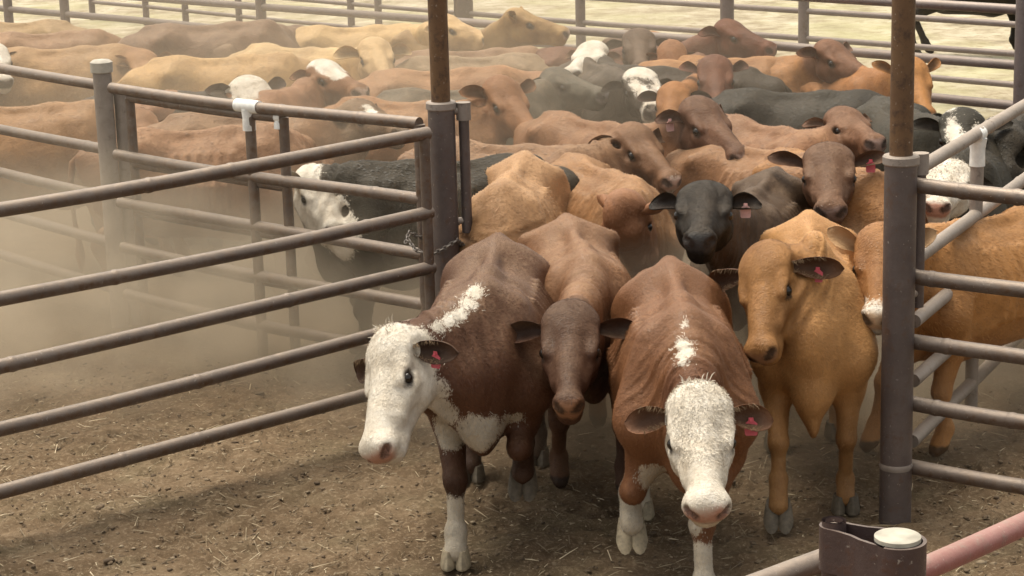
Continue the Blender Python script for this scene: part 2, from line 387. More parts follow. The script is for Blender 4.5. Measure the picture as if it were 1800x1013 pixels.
far_fence('outer pipe fence beyond the back fence on the right', line_pts(r2a, r2b0), ZR, .034, .062, [on_line(r2a, r2b0, x) for x in (1018, 1412)]+[r2b0], 1.9, 6)
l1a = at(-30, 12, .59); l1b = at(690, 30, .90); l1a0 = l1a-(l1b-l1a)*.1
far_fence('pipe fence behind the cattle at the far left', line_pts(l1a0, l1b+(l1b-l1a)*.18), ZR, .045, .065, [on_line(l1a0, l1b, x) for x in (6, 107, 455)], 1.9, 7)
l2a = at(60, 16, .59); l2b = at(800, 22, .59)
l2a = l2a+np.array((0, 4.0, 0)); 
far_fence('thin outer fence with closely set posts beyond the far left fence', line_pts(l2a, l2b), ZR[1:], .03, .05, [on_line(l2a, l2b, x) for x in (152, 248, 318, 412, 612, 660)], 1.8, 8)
q = at(815, 24, .59)
root = empty('fence_post', (q[0], q[1], 0), 'stout corner post where the far fences meet', 'post')
MB().tube([(q[0], q[1], -.1), (q[0], q[1], 2.2)], .125, 24).build('post_pipe', M_POST, root)
MB().tube([(q[0]-.25, q[1], -.1), (q[0]-.25, q[1], 2.0)], .05, 16).build('side_pipe', M_POST, root)

# foreground latch post with its clamp and two rails
zc = 1.80; fp = at(1578, 941, zc); pn = at(1466, 915, zc)
root = empty('latch_post', (fp[0], fp[1], 0), 'short latch post with white capped top and dark clamp in the foreground', 'post')
MB().tube([(fp[0], fp[1], -.1), (fp[0], fp[1], zc-.012)], .0555, 40).build('post_pipe', M_POST, root)
MB().tube([(fp[0], fp[1], zc-.012), (fp[0], fp[1], zc-.002), (fp[0], fp[1], zc)], [.056, .056, .053], 40).build('cap', M_CAP, root)
def band():
    a = Vector((fp[0], fp[1])); b = Vector((pn[0], pn[1])); d = (b-a).normalized(); n = Vector((-d.y, d.x))
    Rr, rr = .060, .036; L = (b-a).length; path = []
    for k in range(-10, 11): t = math.pi*k/20; path.append(a+(-d*math.cos(t)+n*math.sin(t))*Rr)
    path += [a+n*Rr+d*.04, a+n*(Rr-.006)+d*.075, a+n*(rr+.006)+d*(L-.07), a+n*rr+d*(L-.03)]
    for k in range(0, 13): t = math.pi/2-math.pi*k/12; path.append(b+(d*math.cos(t)+n*math.sin(t))*rr*1.0)
    path += [a-n*rr+d*(L-.03), a-n*(rr+.006)+d*(L-.07), a-n*(Rr-.006)+d*.075, a-n*Rr+d*.04]
    V, F = [], []; m = len(path); th = .009
    cen = (a+b)/2
    for i, p in enumerate(path):
        pv, nx_ = path[i-1], path[(i+1) % m]; t = (nx_-pv).normalized(); o_ = Vector((t.y, -t.x))
        if o_.dot(p-cen) < 0 and False: o_ = -o_
        q0, q1 = p, p+o_*th
        if (q1-a).length < (q0-a).length and i < 21: q1 = p-o_*th
        for (q_, z) in ((q0, zc-.125), (q1, zc-.125), (q1, zc-.012), (q0, zc-.012)): V.append((q_.x, q_.y, z))
    for i in range(m):
        j = (i+1) % m
        for k in range(4): l = (k+1) % 4; F.append((i*4+k, j*4+k, j*4+l, i*4+l))
    return MB().add(V, F)
band().build('clamp_band', M_CLAMP, root)
MB().tube([(pn[0], pn[1], zc-.18), (pn[0], pn[1], zc+.001)], .030, 24, cap=False).tube([(pn[0], pn[1], zc+.001), (pn[0], pn[1], zc-.18)], .021, 24, cap=False).tube([(pn[0], pn[1], zc-.006), (pn[0], pn[1], zc+.0011)], .0301, 24, cap=False).build('pin_tube', M_CLAMP, root)
MB().tube([(pn[0], pn[1], zc-.03), (pn[0], pn[1], zc-.012)], .020, 16).build('pin', M_WEATH, root)
ga, gb = at(1600, 1012, 1.64), at(2150, 745, 1.64)
pipe_panel('pipe_gate', 'faded red pipe gate entering from the lower right corner', 'gate', ga, gb, [1.64, 1.2, .88, .57, .25], .031, M_RED, stiles=(0.0,), stile_rad=.028, seed=12)
ga, gb = at(1452, 985, 1.62), at(1000, 1130, 1.62)
pipe_panel('pipe_gate', 'dark pipe gate hinged on the clamp at the bottom edge', 'gate', ga, gb, [1.62, 1.18, .86, .56, .24], .03, M_RAIL, stiles=(0.0,), stile_rad=.027, seed=13)

# ---------------------------------------------------------------- cattle
def hex_(r, g, b): return (r, g, b)
def coat_mat():
    m, t, b = mat_new('cattle_coat'); tc = N(t, 'ShaderNodeTexCoord'); P = tc.outputs['Object']
    oi = N(t, 'ShaderNodeObjectInfo'); cmb = N(t, 'ShaderNodeVectorMath', operation='ADD')
    t.links.new(P, cmb.inputs[0]); sc = N(t, 'ShaderNodeVectorMath', operation='SCALE'); 
    cx = N(t, 'ShaderNodeCombineXYZ'); t.links.new(oi.outputs['Random'], cx.inputs[0]); t.links.new(oi.outputs['Random'], cx.inputs[1])
    t.links.new(cx.outputs[0], sc.inputs[0]); sc.inputs['Scale'].default_value = 37.0; t.links.new(sc.outputs[0], cmb.inputs[1]); Q = cmb.outputs[0]
    def attr(n, out='Fac'):
        a = N(t, 'ShaderNodeAttribute'); a.attribute_name = n; return a.outputs[out]
    coat = attr('coat', 'Color'); white = attr('white'); dark = attr('dark'); pink = attr('pink'); curl = attr('curl'); dirt = attr('dirt')
    big = noise(t, Q, 2.6, 4, .6); mid = noise(t, Q, 11, 5, .6); fur = noise(t, Q, 70, 5, .7, .6)
    st = N(t, 'ShaderNodeMapping'); t.links.new(Q, st.inputs[0]); st.inputs['Scale'].default_value = (26, 110, 26); furs = noise(t, st.outputs[0], 1.0, 4, .65, 1.2)
    c = mix(t, 1.0, coat, ramp(t, big, [(.28, (.68, .60, .54)), (.5, (1, .98, .96)), (.72, (1.25, 1.22, 1.16))]), 'MULTIPLY')
    c = mix(t, 1.0, c, ramp(t, mid, [(.3, (.86, .83, .80)), (.52, (1, 1, 1)), (.72, (1.12, 1.10, 1.06))]), 'MULTIPLY')
    # hide dust, with painted top light brightening the backs
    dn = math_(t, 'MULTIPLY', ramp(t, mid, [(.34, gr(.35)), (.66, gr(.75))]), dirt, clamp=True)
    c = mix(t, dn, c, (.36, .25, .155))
    edge = math_(t, 'ADD', white, math_(t, 'ADD', math_(t, 'MULTIPLY', math_(t, 'SUBTRACT', mid, .5), .09), math_(t, 'MULTIPLY', math_(t, 'SUBTRACT', fur, .5), .07)))
    wf = math_(t, 'MULTIPLY_ADD', edge, 60.0, .5, clamp=True)
    wc = ramp(t, mid, [(.25, (.50, .42, .32)), (.5, (.68, .61, .51)), (.75, (.80, .75, .67))])
    cn = noise(t, Q, 24, 2, .5, 2.6); ln_ = math_(t, 'ABSOLUTE', math_(t, 'SUBTRACT', cn, .5))
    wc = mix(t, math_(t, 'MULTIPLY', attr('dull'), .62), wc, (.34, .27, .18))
    crl = math_(t, 'MULTIPLY', ramp(t, ln_, [(0.0, gr(1)), (.045, gr(0))]), math_(t, 'MULTIPLY', curl, ramp(t, mid, [(.40, gr(.1)), (.58, gr(1))])), clamp=True)
    wc = mix(t, math_(t, 'MULTIPLY', crl, .62), wc, (.27, .21, .155))
    wc = mix(t, 1.0, wc, ramp(t, fur, [(.3, gr(.86)), (.6, gr(1.0))]), 'MULTIPLY')
    c = mix(t, wf, c, wc)
    pk = math_(t, 'MULTIPLY_ADD', math_(t, 'ADD', pink, math_(t, 'MULTIPLY', math_(t, 'SUBTRACT', mid, .5), .05)), 50.0, .5, clamp=True)
    c = mix(t, pk, c, attr('nose', 'Color'))
    dk = math_(t, 'MULTIPLY_ADD', math_(t, 'ADD', dark, math_(t, 'MULTIPLY', math_(t, 'SUBTRACT', fur, .5), .03)), 70.0, .5, clamp=True)
    c = mix(t, math_(t, 'MULTIPLY', dk, .85), c, (.022, .014, .010))
    t.links.new(c, b.inputs['Base Color']); b.inputs['Specular IOR Level'].default_value = .20
    t.links.new(math_(t, 'MULTIPLY_ADD', pk, -.16, .54), b.inputs['Roughness'])
    b.inputs['Sheen Weight'].default_value = 0.0; b.inputs['Sheen Roughness'].default_value = .45; b.inputs['Sheen Tint'].default_value = (1, .9, .78, 1)
    n0 = bump(t, None, noise(t, Q, 5.5, 3, .55, .4), .35, .06); n1 = bump(t, None, mid, .18, .03, n0); n2 = bump(t, None, furs, .8, .006, n1); n3 = bump(t, None, fur, .5, .004, n2)
    bump(t, b, math_(t, 'MULTIPLY', crl, -1.0), .4, .006, n3)
    return m
M_COAT = coat_mat()
M_WHAIR = plain('white_hair', (.66, .59, .49), .7, .2); M_EHAIR = plain('ear_fringe', (.30, .21, .13), .7, .2)
mh_, th_, bh_ = mat_new('coat_hair'); ah_ = N(th_, 'ShaderNodeAttribute'); ah_.attribute_name = 'hc'; th_.links.new(ah_.outputs['Color'], bh_.inputs['Base Color'])
bh_.inputs['Roughness'].default_value = .42; bh_.inputs['Specular IOR Level'].default_value = .28

def surface_nets(f, o, h):
    S = f < 0; shp = f.shape; NF = f.size
    st = (shp[1]*shp[2], shp[2], 1); acc = {}
    cells, poss, quads = [], [], []
    for ax in range(3):
        sl0 = [slice(None)]*3; sl1 = [slice(None)]*3; sl0[ax] = slice(0, -1); sl1[ax] = slice(1, None)
        cr = S[tuple(sl0)] != S[tuple(sl1)]
        I = np.argwhere(cr)
        a = f[tuple(sl0)][cr]; b = f[tuple(sl1)][cr]; t = a/(a-b)
        pos = I.astype(np.float64); pos[:, ax] += t
        o1, o2 = [(1, 2), (2, 0), (0, 1)][ax]
        base = I[:, 0]*st[0]+I[:, 1]*st[1]+I[:, 2]
        c4 = []
        for (da, db) in ((0, 0), (1, 0), (1, 1), (0, 1)):
            c = base-da*st[o1]-db*st[o2]; c4.append(c); cells.append(c); poss.append(pos)
        q = np.stack(c4, 1); neg = a < 0
        q[neg] = q[neg][:, ::-1]; quads.append(q[:, ::-1])
    C = np.concatenate(cells); Pp = np.concatenate(poss); Q = np.concatenate(quads)
    u, inv = np.unique(C, return_inverse=True); cnt = np.bincount(inv)
    V = np.stack([np.bincount(inv, Pp[:, k])/cnt for k in range(3)], 1)
    Fq = np.searchsorted(u, Q)
    return V*h+o, Fq

class SDF:
    def __init__(s): s.pr = []
    def cap(s, a, b, ra, rb, lat=None, ls=1.0, k=.06, sub=False):
        s.pr.append((np.array(a, float), np.array(b, float), ra, rb, None if lat is None else np.array(lat, float), ls, k, sub))
    def ball(s, a, r, lat=None, ls=1.0, k=.05, sub=False): s.cap(a, a, r, r, lat, ls, k, sub)
    def mesh(s, h):
        lo = np.min([np.minimum(p[0], p[1])-max(p[2], p[3])*max(1, p[5])-.0 for p in s.pr if not p[7]], 0)-3*h-.02
        hi = np.max([np.maximum(p[0], p[1])+max(p[2], p[3])*max(1, p[5])+.0 for p in s.pr if not p[7]], 0)+3*h+.02
        n = np.ceil((hi-lo)/h).astype(int)+1
        f = np.full(n, .3, np.float32); ax = [lo[i]+np.arange(n[i])*h for i in range(3)]
        for a, b, ra, rb, lat, ls, k, sub in s.pr:
            rr = max(ra, rb)*max(1, ls)+k+2*h
            i0 = np.clip(((np.minimum(a, b)-rr-lo)/h).astype(int), 0, n-1); i1 = np.clip(((np.maximum(a, b)+rr-lo)/h).astype(int)+2, 0, n)
            X = ax[0][i0[0]:i1[0]][:, None, None]-a[0]; Y = ax[1][i0[1]:i1[1]][None, :, None]-a[1]; Z = ax[2][i0[2]:i1[2]][None, None, :]-a[2]
            d = b-a
            if lat is not None and ls != 1.0:
                q = 1/ls-1; dt = X*lat[0]+Y*lat[1]+Z*lat[2]
                X = X+lat[0]*dt*q; Y = Y+lat[1]*dt*q; Z = Z+lat[2]*dt*q; d = d+lat*np.dot(d, lat)*q
            dd = float(np.dot(d, d))
            if dd > 1e-9:
                t = np.clip((X*d[0]+Y*d[1]+Z*d[2])/dd, 0, 1)
                g = np.sqrt((X-d[0]*t)**2+(Y-d[1]*t)**2+(Z-d[2]*t)**2)-(ra+(rb-ra)*t)
            else: g = np.sqrt(X*X+Y*Y+Z*Z)-ra
            g = (g*min(1.0, ls)**.5).astype(np.float32)
            sl = tuple(slice(i0[i], i1[i]) for i in range(3)); F0 = f[sl]
            if sub:
                g = -g; hh = np.maximum(k-np.abs(F0-g), 0)/k; f[sl] = np.maximum(F0, g)+hh*hh*k*.25
            else:
                hh = np.maximum(k-np.abs(F0-g), 0)/k; f[sl] = np.minimum(F0, g)-hh*hh*k*.25
        return surface_nets(f, lo, h)

class Frame:
    """orthonormal frame: X forward, Y left, Z up, scale s"""
    def __init__(s, o, x, y, z, sc=1.0): s.o = np.array(o, float); s.x, s.y, s.z = [np.array(v, float) for v in (x, y, z)]; s.s = sc
    def p(s, a): return s.o+(s.x*a[0]+s.y*a[1]+s.z*a[2])*s.s
    def inv(s, V): D = (V-s.o)/s.s; return np.stack([D@s.x, D@s.y, D@s.z], -1)
def nrm(v): v = np.array(v, float); return v/np.linalg.norm(v)

# coats (linear albedo)
TAN = (.37, .20, .085); LTAN = (.46, .30, .16); CREAM = (.56, .42, .26); RED = (.155, .062, .030); BROWN = (.19, .095, .055)
DBROWN = (.075, .040, .028); DRED = (.115, .042, .026); BLACK = (.016, .014, .013); GREYB = (.085, .065, .055); ORANGE = (.30, .135, .05)
CHEST = (.125, .048, .022); GREY = (.17, .165, .155); TANB = (.29, .165, .095)
NOSEP = (.42, .225, .16); NOSED = (.05, .042, .04); NOSEG = (.20, .165, .15)
cow_count = 0; LOG = []; EU = [0, .15, .35, .6, .8, .93, 1.0]; EWD = [.42, .52, .85, 1.0, .86, .52, .04]
def sdist(L, a, b, r):
    a = np.array(a, float); b = np.array(b, float); d = b-a; dd = max(np.dot(d, d), 1e-9)
    t = np.clip(((L-a)@d)/dd, 0, 1); return r-np.linalg.norm(L-(a+t[:, None]*d), axis=1)   # positive inside

def cow(label, P=None, M=None, W=None, yaw=-90, sc=1.0, coat=BROWN, face=None, nose=NOSED, h=.02, white_head=False, white=(), black=(), hump=0.0,
        legs=(0, 0, 0, 0), lift=(0, 0, 0, 0), spread=0.0, tag_side=0, tag_mat=None, ears=1.0, ear_dir=(-.10, 1.0, .05), ear_white=False, hsc=1.17, far=False, hooves=False, dirt=.5,  # dirt sets hide dust plus the top light painted on backs
        darklegs=.0, roll=0.0, white_legs=(), curl=0.0, name='cow', cat='cow', ear_col=None, horn=0.0, group='cattle crowded in the pen', thin=1.0, dewlap=.10, ear2=None, wz=None, muz=(), headbits=True, ear_dark=True, headw=1.0, earw=1.0, marks=(), tuft=0, fur=9000, mw=.88, points=0.0, lt=.92, hip=1.0, earhair=False, folds=1.0, kinfo=None):
    global cow_count; cow_count += 1
    if P is not None and not tuft: vr = np.random.default_rng(cow_count*7+1); headw *= vr.uniform(.93, 1.08); mw *= vr.uniform(.90, 1.08); ears *= vr.uniform(.84, .98); ear_dir = (ear_dir[0]+vr.uniform(-.12, .08), ear_dir[1], ear_dir[2]+vr.uniform(-.15, .15))
    face = face or coat; coat = tuple(np.array(coat)*(1.0, .90, .67)); face = tuple(np.array(face)*(1.0, .91, .71)); ya = R(yaw); fwd = np.array((math.cos(ya), math.sin(ya), 0)); lft = np.array((-math.sin(ya), math.cos(ya), 0)); up = np.array((0, 0, 1.0))
    HL = .50*sc*hsc
    # head
    if P is not None: Pw = at(*P)
    else:
        Wt = at(W[0], W[1], wz or 1.22*sc); Pw = Wt+fwd*.62*sc+up*(-.15*sc)
        if M is None: M3 = Pw+fwd*.25-up*.45
    if M is not None:
        d = ray(M[0], M[1]); d = d/np.linalg.norm(d); oc = CP-Pw; bq = np.dot(oc, d); disc = bq*bq-(np.dot(oc, oc)-HL*HL)
        near = (len(M) < 3) or M[2]
        tt = -bq + ((-1 if near else 1)*math.sqrt(disc) if disc > 0 else 0.0)
        M3 = CP+d*tt
        if disc <= 0: LOG.append((label, 'head stretched', round(float(np.linalg.norm(M3-Pw)/HL), 2)))
    hx = nrm(M3-Pw); hy = np.cross(up, hx); hy = nrm(hy) if np.linalg.norm(hy) > .05 else lft
    hz = np.cross(hx, hy)
    if roll: c_, s_ = math.cos(R(roll)), math.sin(R(roll)); hy, hz = hy*c_+hz*s_, hz*c_-hy*s_
    H = Frame(Pw, hx, hy, hz, sc*hsc); HW = 1.05*headw
    # body
    if W is not None: Wp = at(W[0], W[1], wz or 1.22*sc)
    else: Wp = Pw-fwd*.58*sc
    if P is not None and W is not None:
        dd_ = np.linalg.norm(Pw-Wp)/sc
        if dd_ < .30 or dd_ > .85: LOG.append((label, 'neck', round(float(dd_), 2)))
    O = np.array((Wp[0], Wp[1], 0))-fwd*.42*sc
    O[2] = 0.0
    B = Frame(O, fwd, lft, up, sc)
    T = thin; S = SDF(); p = B.p; s = sc; ly = lft
    S.cap(p((-.34, 0, .81)), p((.12, 0, .785)), .335*s, .33*s, ly, .84*T, .08*s)
    S.cap(p((.10, 0, .83)), p((.42, 0, .86)), .325*s, .27*s, ly, .76*T, .09*s)
    for sd_ in (-1, 1):
        S.cap(p((.36, sd_*.115, 1.06)), p((.46, sd_*.185*T, .76)), .085*s, .115*s, k=.09*s)
        S.cap(p((-.46, sd_*.09, 1.08+.02*hip)), p((-.50, sd_*(.17+.04*hip)*T, 1.02+.055*hip)), .045*s, .052*s, k=.075*s)
        S.ball(p((-.82, sd_*.095, 1.03)), .05*s, k=.08*s)
        S.cap(p((-.58, sd_*.13, .93)), p((-.58, sd_*.175*T, .66)), .17*s, .115*s, ly, .85, .09*s)
        S.cap(p((-.70, sd_*.11, .92)), p((-.70, sd_*.13, .74)), .13*s, .09*s, ly, .85, .08*s)
    for sd_ in (-1, 1):
        S.cap(p((.24, sd_*.11, 1.08)), p((.42, sd_*.215*T, .80)), .055*s, .07*s, k=.07*s)                 # shoulder blade
        S.ball(p((-.33, sd_*.345*T, 1.03)), .135*s, k=.12*s, sub=True)                                       # hungry hollow
        S.ball(p((.28, sd_*.375*T, .74)), .10*s, k=.10*s, sub=True)                                          # behind the elbow
        S.ball(p((.60, sd_*.30, 1.0)), .12*s, k=.10*s, sub=True)                                             # before the shoulder
        if h < .0165:
            for ri in range(6):
                rx = .16-ri*.075; S.cap(p((rx, sd_*.19*T, 1.06)), p((rx-.05, sd_*.285*T, .86)), .012*s, .016*s, k=.035*s); S.cap(p((rx-.05, sd_*.285*T, .86)), p((rx-.05, sd_*.282*T, .70)), .016*s, .012*s, k=.035*s)
    S.cap(p((.12, 0, 1.15)), p((.44, 0, 1.155)), .05*s, .06*s, ly, .8, .10*s)
    S.cap(p((-.62, 0, 1.165)), p((.15, 0, 1.155)), .034*s, .034*s, ly, .8, .07*s)
    S.cap(p((-.45, 0, 1.00)), p((-.74, 0, .98)), .20*s, .15*s, ly, .95*T, .10*s)
    S.cap(p((.46, 0, .80)), p((.60, 0, .64)), .16*s, .085*s, ly, .85, .10*s)
    S.cap(p((.2, 0, .52)), p((.55, 0, .58)), .06*s, .06*s, ly, .8, .12*s)
    if hump: S.cap(p((.30, 0, 1.17)), p((.44, 0, 1.18+hump*.45)), .10*s, hump*.5*s, ly, .62, .12*s)
    # neck: upper and lower line, curved from chest to head
    n0 = p((.40, 0, 1.05)); n3 = H.p((.0, 0, -.085)); n1 = p((.66, 0, 1.04)); n1 = n1*.55+(n0+(n3-n0)*.5)*.45
    m0 = p((.50, 0, .84)); m3 = H.p((.06, 0, -.15)); m1 = p((.68, 0, .80))*.55+(m0+(m3-m0)*.5)*.45
    pu = [n0*(1-t)**2+2*n1*t*(1-t)+n3*t*t for t in (0, .33, .66, 1)]; pl = [m0*(1-t)**2+2*m1*t*(1-t)+m3*t*t for t in (0, .33, .66, 1)]
    ru = [.135, .115, .10, .09]; rl = [.165, .14, .105, .08]
    for i in range(3):
        yy = nrm(ly*(1-i/3)+hy*(i/3)*.99+ly*.01)
        S.cap(pu[i], pu[i+1], ru[i]*s, ru[i+1]*s, yy, .80, .09*s); S.cap(pl[i], pl[i+1], rl[i]*s, rl[i+1]*s, yy, .72, .09*s)
    if dewlap:
        S.cap(pl[2]-up*(.05+dewlap)*s, p((.60, 0, .66-dewlap)), .03*s, .045*s, ly, .5, .09*s)
        S.cap(H.p((.16, 0, -.20)), pl[2]-up*(.05+dewlap)*s, .028*s, .03*s, hy, .5, .08*s)
    # legs
    feet = []
    for li, (fx, sd_) in enumerate(((.46, 1), (.46, -1), (-.62, 1), (-.62, -1))):      # front left, front right, hind left, hind right
        dx = legs[li]; lf = lift[li]; yy = .155+spread; fr = fx > 0
        if isinstance(dx, tuple): dx, yy = dx
        hf = np.array(((fx-.02)+dx, sd_*yy, .055+lf)); feet.append(hf)
        if fr:
            sh = (.45, sd_*.165*T, .76); el = (.39, sd_*.165, .60); kn = np.array(((el[0]+hf[0])/2+.035+lf*.5, sd_*(yy+.0), .355+lf*.55+.02*abs(dx)))
            ft = hf+np.array((-.03-lf*.35, 0, .085+(0 if lf == 0 else .03)))
            S.cap(p(sh), p(el), .115*s, .085*s, ly, .85, .08*s); S.cap(p(el), p(kn), .088*s*lt, .058*s*lt, ly, .9, .05*s); S.ball(p(kn), .056*s*lt, k=.03*s*lt)
            S.cap(p(kn), p(ft), .043*s*lt, .040*s*lt, k=.03*s*lt)
        else:
            st_ = (-.45, sd_*.19*T, .68); hk = np.array((-.76+dx*.45, sd_*(yy+.0), .46+lf*.5)); ft = hf+np.array((-.03, 0, .09))
            S.cap(p((-.60, sd_*.15, .80)), p(st_), .13*s, .10*s, ly, .85, .08*s); S.cap(p(st_), p(hk), .105*s, .055*s, ly, .8, .06*s); S.ball(p(hk), .057*s*lt, k=.03*s*lt)
            S.cap(p(hk), p(ft), .046*s*lt, .043*s*lt, k=.03*s)
        S.ball(p(ft), .048*s*lt, k=.03*s*lt); S.cap(p(ft), p(hf+np.array((.015, 0, .01))), .048*s*lt, .055*s*lt, k=.02*s)
        if not hooves: S.cap(p(hf+np.array((.015, 0, 0))), p(hf+np.array((.045, 0, -.02))), .045*s, .040*s, k=.015*s)
    # head
    q0_ = H.p; e = s*hsc
    def q(a): return q0_((a[0], a[1]*HW, a[2]))
    S.ball(q((.07, 0, -.055)), .098*e, hy, HW, .04*e)
    S.cap(q((.075, -.052, -.042)), q((.075, .052, -.042)), .066*e, .066*e, k=.05*e)
    S.ball(q((.012, 0, -.022)), .056*e, hy, 1.35*HW, .05*e)
    S.cap(q((.14, 0, -.060)), q((.43, 0, -.052)), .088*e, .060*mw*e, hy, .92*HW, .04*e)
    S.cap(q((.16, 0, -.14)), q((.42, 0, -.118)), .085*e, .044*e, hy, .80*HW, .05*e)
    for sd_ in (-1, 1):
        S.cap(q((.135, sd_*.080, -.028)), q((.212, sd_*.084, -.036)), .032*e, .026*e, k=.022*e)         # brow
        S.cap(q((.22, sd_*.066, -.085)), q((.20, sd_*.076, -.082)), .030*e, .030*e, k=.03*e)
        S.cap(q((.27, sd_*.138, -.025)), q((.37, sd_*.120, -.025)), .042*e, .036*e, k=.05*e, sub=True)  # flat sides of the nose
        S.ball(q((.075, sd_*.135, -.075)), .035*e, k=.05*e, sub=True)                                    # temple
        S.cap(q((.12, sd_*.055, -.15)), q((.20, sd_*.050, -.15)), .062*e, .05*e, k=.05*e)            # jaw angle
        S.cap(q((.20, sd_*.070, -.085)), q((.33, sd_*.048, -.080)), .026*e, .022*e, k=.04*e)           # cheek ridge
        S.ball(q((.460, sd_*.040*mw, -.048)), .038*mw*e, k=.03*e)                                            # nostril wing
    S.ball(q((.447, 0, -.066)), .057*mw*e, hy, 1.15*HW, .04*e)
    S.cap(q((.40, 0, -.125)), q((.445, 0, -.125)), .044*e, .040*e, hy, 1.15*HW, .03*e)
    for sd_ in (-1, 1):
        S.cap(q((.503, sd_*.042*mw, -.055)), q((.480, sd_*.066*mw, -.042)), .011*e, .014*e, k=.010*e, sub=True)
        S.ball(q((.192, sd_*.108, -.052)), .022*e, k=.018*e, sub=True)
        S.cap(q((.160, sd_*.098, -.024)), q((.220, sd_*.088, -.030)), .0135*e, .011*e, k=.010*e)
        S.cap(q((.168, sd_*.095, -.081)), q((.220, sd_*.088, -.077)), .011*e, .010*e, k=.012*e)
    S.cap(q((.515, -.05, -.098)), q((.515, .05, -.098)), .006*e, .006*e, k=.012*e, sub=True)
    V, F = S.mesh(h)
    # ears as closed leaf cups in the same body mesh
    nb = len(V); EV, EF, Eo = [], [], []
    for ei, sd_ in enumerate((-1, 1)):
        ed = ear_dir if (sd_ == 1 or ear2 is None) else ear2
        base = np.array((.060, sd_*.086, -.062)); dr = nrm((ed[0], sd_*ed[1], ed[2])); L = .200*ears; Wd = .050*ears*earw
        nrmv = nrm(np.array((.62, sd_*.15, .62))); nrmv = nrm(nrmv-dr*np.dot(nrmv, dr)); wv = np.cross(dr, nrmv)
        nu, nv = 12, 9; off = len(EV)
        for layer in (0, 1):
            for iu in range(nu+1):
                u = iu/nu; wdt = Wd*np.interp(u, EU, EWD); 
                
                for iv in range(nv+1):
                    v = iv/nv*2-1
                    dep = (abs(v)**1.7)*wdt*(1.25-.75*u)-.018*u*u+.004*math.sin(9*u+3*v)
                    pt = base+dr*(L*u)+wv*(math.sin(v*1.35)*wdt*.98)+np.array((.022*u*u, 0, -.020*u*u))+nrmv*(-dep*-1-(.012*(1-v*v)*(1-u*.6)+.006)*(layer))
                    EV.append(q(pt)); Eo.append((u, v, layer, sd_))
        for layer in (0, 1):
            o_ = off+layer*(nu+1)*(nv+1)
            for iu in range(nu):
                for iv in range(nv):
                    a_ = o_+iu*(nv+1)+iv; f_ = (a_, a_+1, a_+nv+2, a_+nv+1); EF.append(f_ if (layer == 0) == (sd_ == 1) else f_[::-1])
        def rim(i, j): a_, b_ = off+i, off+j; k_ = (nu+1)*(nv+1); EF.append((a_, b_, b_+k_, a_+k_))
        for iu in range(nu): rim(iu*(nv+1), (iu+1)*(nv+1)); rim((iu+1)*(nv+1)+nv, iu*(nv+1)+nv)
        for iv in range(nv): rim(nu*(nv+1)+iv, nu*(nv+1)+iv+1)
    EV = np.array(EV); EF = np.array(EF)+nb; Eo = np.array(Eo)
    V = np.concatenate([V, EV]); F = np.concatenate([F, EF])
    # tail
    tl = []; tp = [(-.84, 0, 1.06), (-.92, 0, 1.0), (-.95, .01, .85), (-.94, .02, .6), (-.92, .02, .45), (-.92, .02, .36), (-.92, .02, .24)]; tr = [.035, .026, .019, .015, .022, .035, .008]
    tm = MB().tube([Vector(p(a)) for a in tp], [r_*s for r_ in tr], 8); nt_ = len(V)
    V = np.concatenate([V, np.array([tuple(v) for v in tm.V])]); tq = np.array([f_ for f_ in tm.F if len(f_) == 4])+nt_; F = np.concatenate([F, tq])
    nV = len(V)
    # attributes
    Lb = B.inv(V); Lh = H.inv(V); Lh[:, 1] /= HW
    hd = np.maximum(sdist(Lh, (.0, 0, -.08), (.30, 0, -.09), .17), sdist(Lh, (.30, 0, -.08), (.5, 0, -.08), .13))
    hd[nt_:] = -1
    isear = np.zeros(nV, bool); isear[nb:nt_] = True
    col = np.tile(np.array(coat), (nV, 1)); fw = np.clip(hd/.06+.5, 0, 1)[:, None]; fw[isear] = 1
    col = col*(1-fw)+np.array(face)*fw
    if darklegs:
        lw = (np.clip((.62-Lb[:, 2])/.3, 0, 1)*darklegs)[:, None]*(1-fw); col = col*(1-lw)+np.array(face)*.28*lw
    if points:
        pw = (np.clip((Lb[:, 0]-.22)/.25, 0, 1)*np.clip((1.12-Lb[:, 2])/.3, 0, 1)*points)[:, None]*(1-fw); col = col*(1-pw)+np.array(face)*1.15*pw
    W_ = np.full(nV, -1.0); Dk = np.full(nV, -1.0); Pk = np.full(nV, -1.0); Cu = np.zeros(nV); nosec = np.tile(np.array(nose), (nV, 1))
    if white_head: W_ = np.maximum(W_, np.minimum(Lh[:, 0]+.030, np.maximum(sdist(Lh, (.06, 0, -.07), (.32, 0, -.09), .150), sdist(Lh, (.30, 0, -.08), (.5, 0, -.08), .16))))
    for (fr, a, b, r) in white:
        W_ = np.maximum(W_, sdist(Lb if fr == 'b' else Lh, a, b, r))
    for (fr, a, b, r) in black: 
        W_ = np.minimum(W_, -sdist(Lb if fr == 'b' else Lh, a, b, r))
    for (px_, py_, r_) in marks:                         # markings surveyed on the hide
        dv = ray(px_, py_); dv = dv/np.linalg.norm(dv); D_ = V[:nb]-CP; tt_ = D_@dv; off_ = np.linalg.norm(D_-tt_[:, None]*dv, axis=1)
        ok_ = off_ < .035
        if ok_.any():
            i_ = np.where(ok_)[0][np.argmin(tt_[ok_])]; W_ = np.maximum(W_, abs(r_)-np.linalg.norm(V-V[i_], axis=1)*np.where(isear, 9, 1)) if r_ > 0 else np.minimum(W_, np.linalg.norm(V-V[i_], axis=1)+r_)
    for (li, hgt) in white_legs:
        f_ = feet[li]; c = (np.abs(Lb[:, 0]-f_[0]) < .2) & (np.abs(Lb[:, 1]-f_[1]) < .11)
        W_ = np.maximum(W_, np.where(c, hgt-Lb[:, 2], -1))
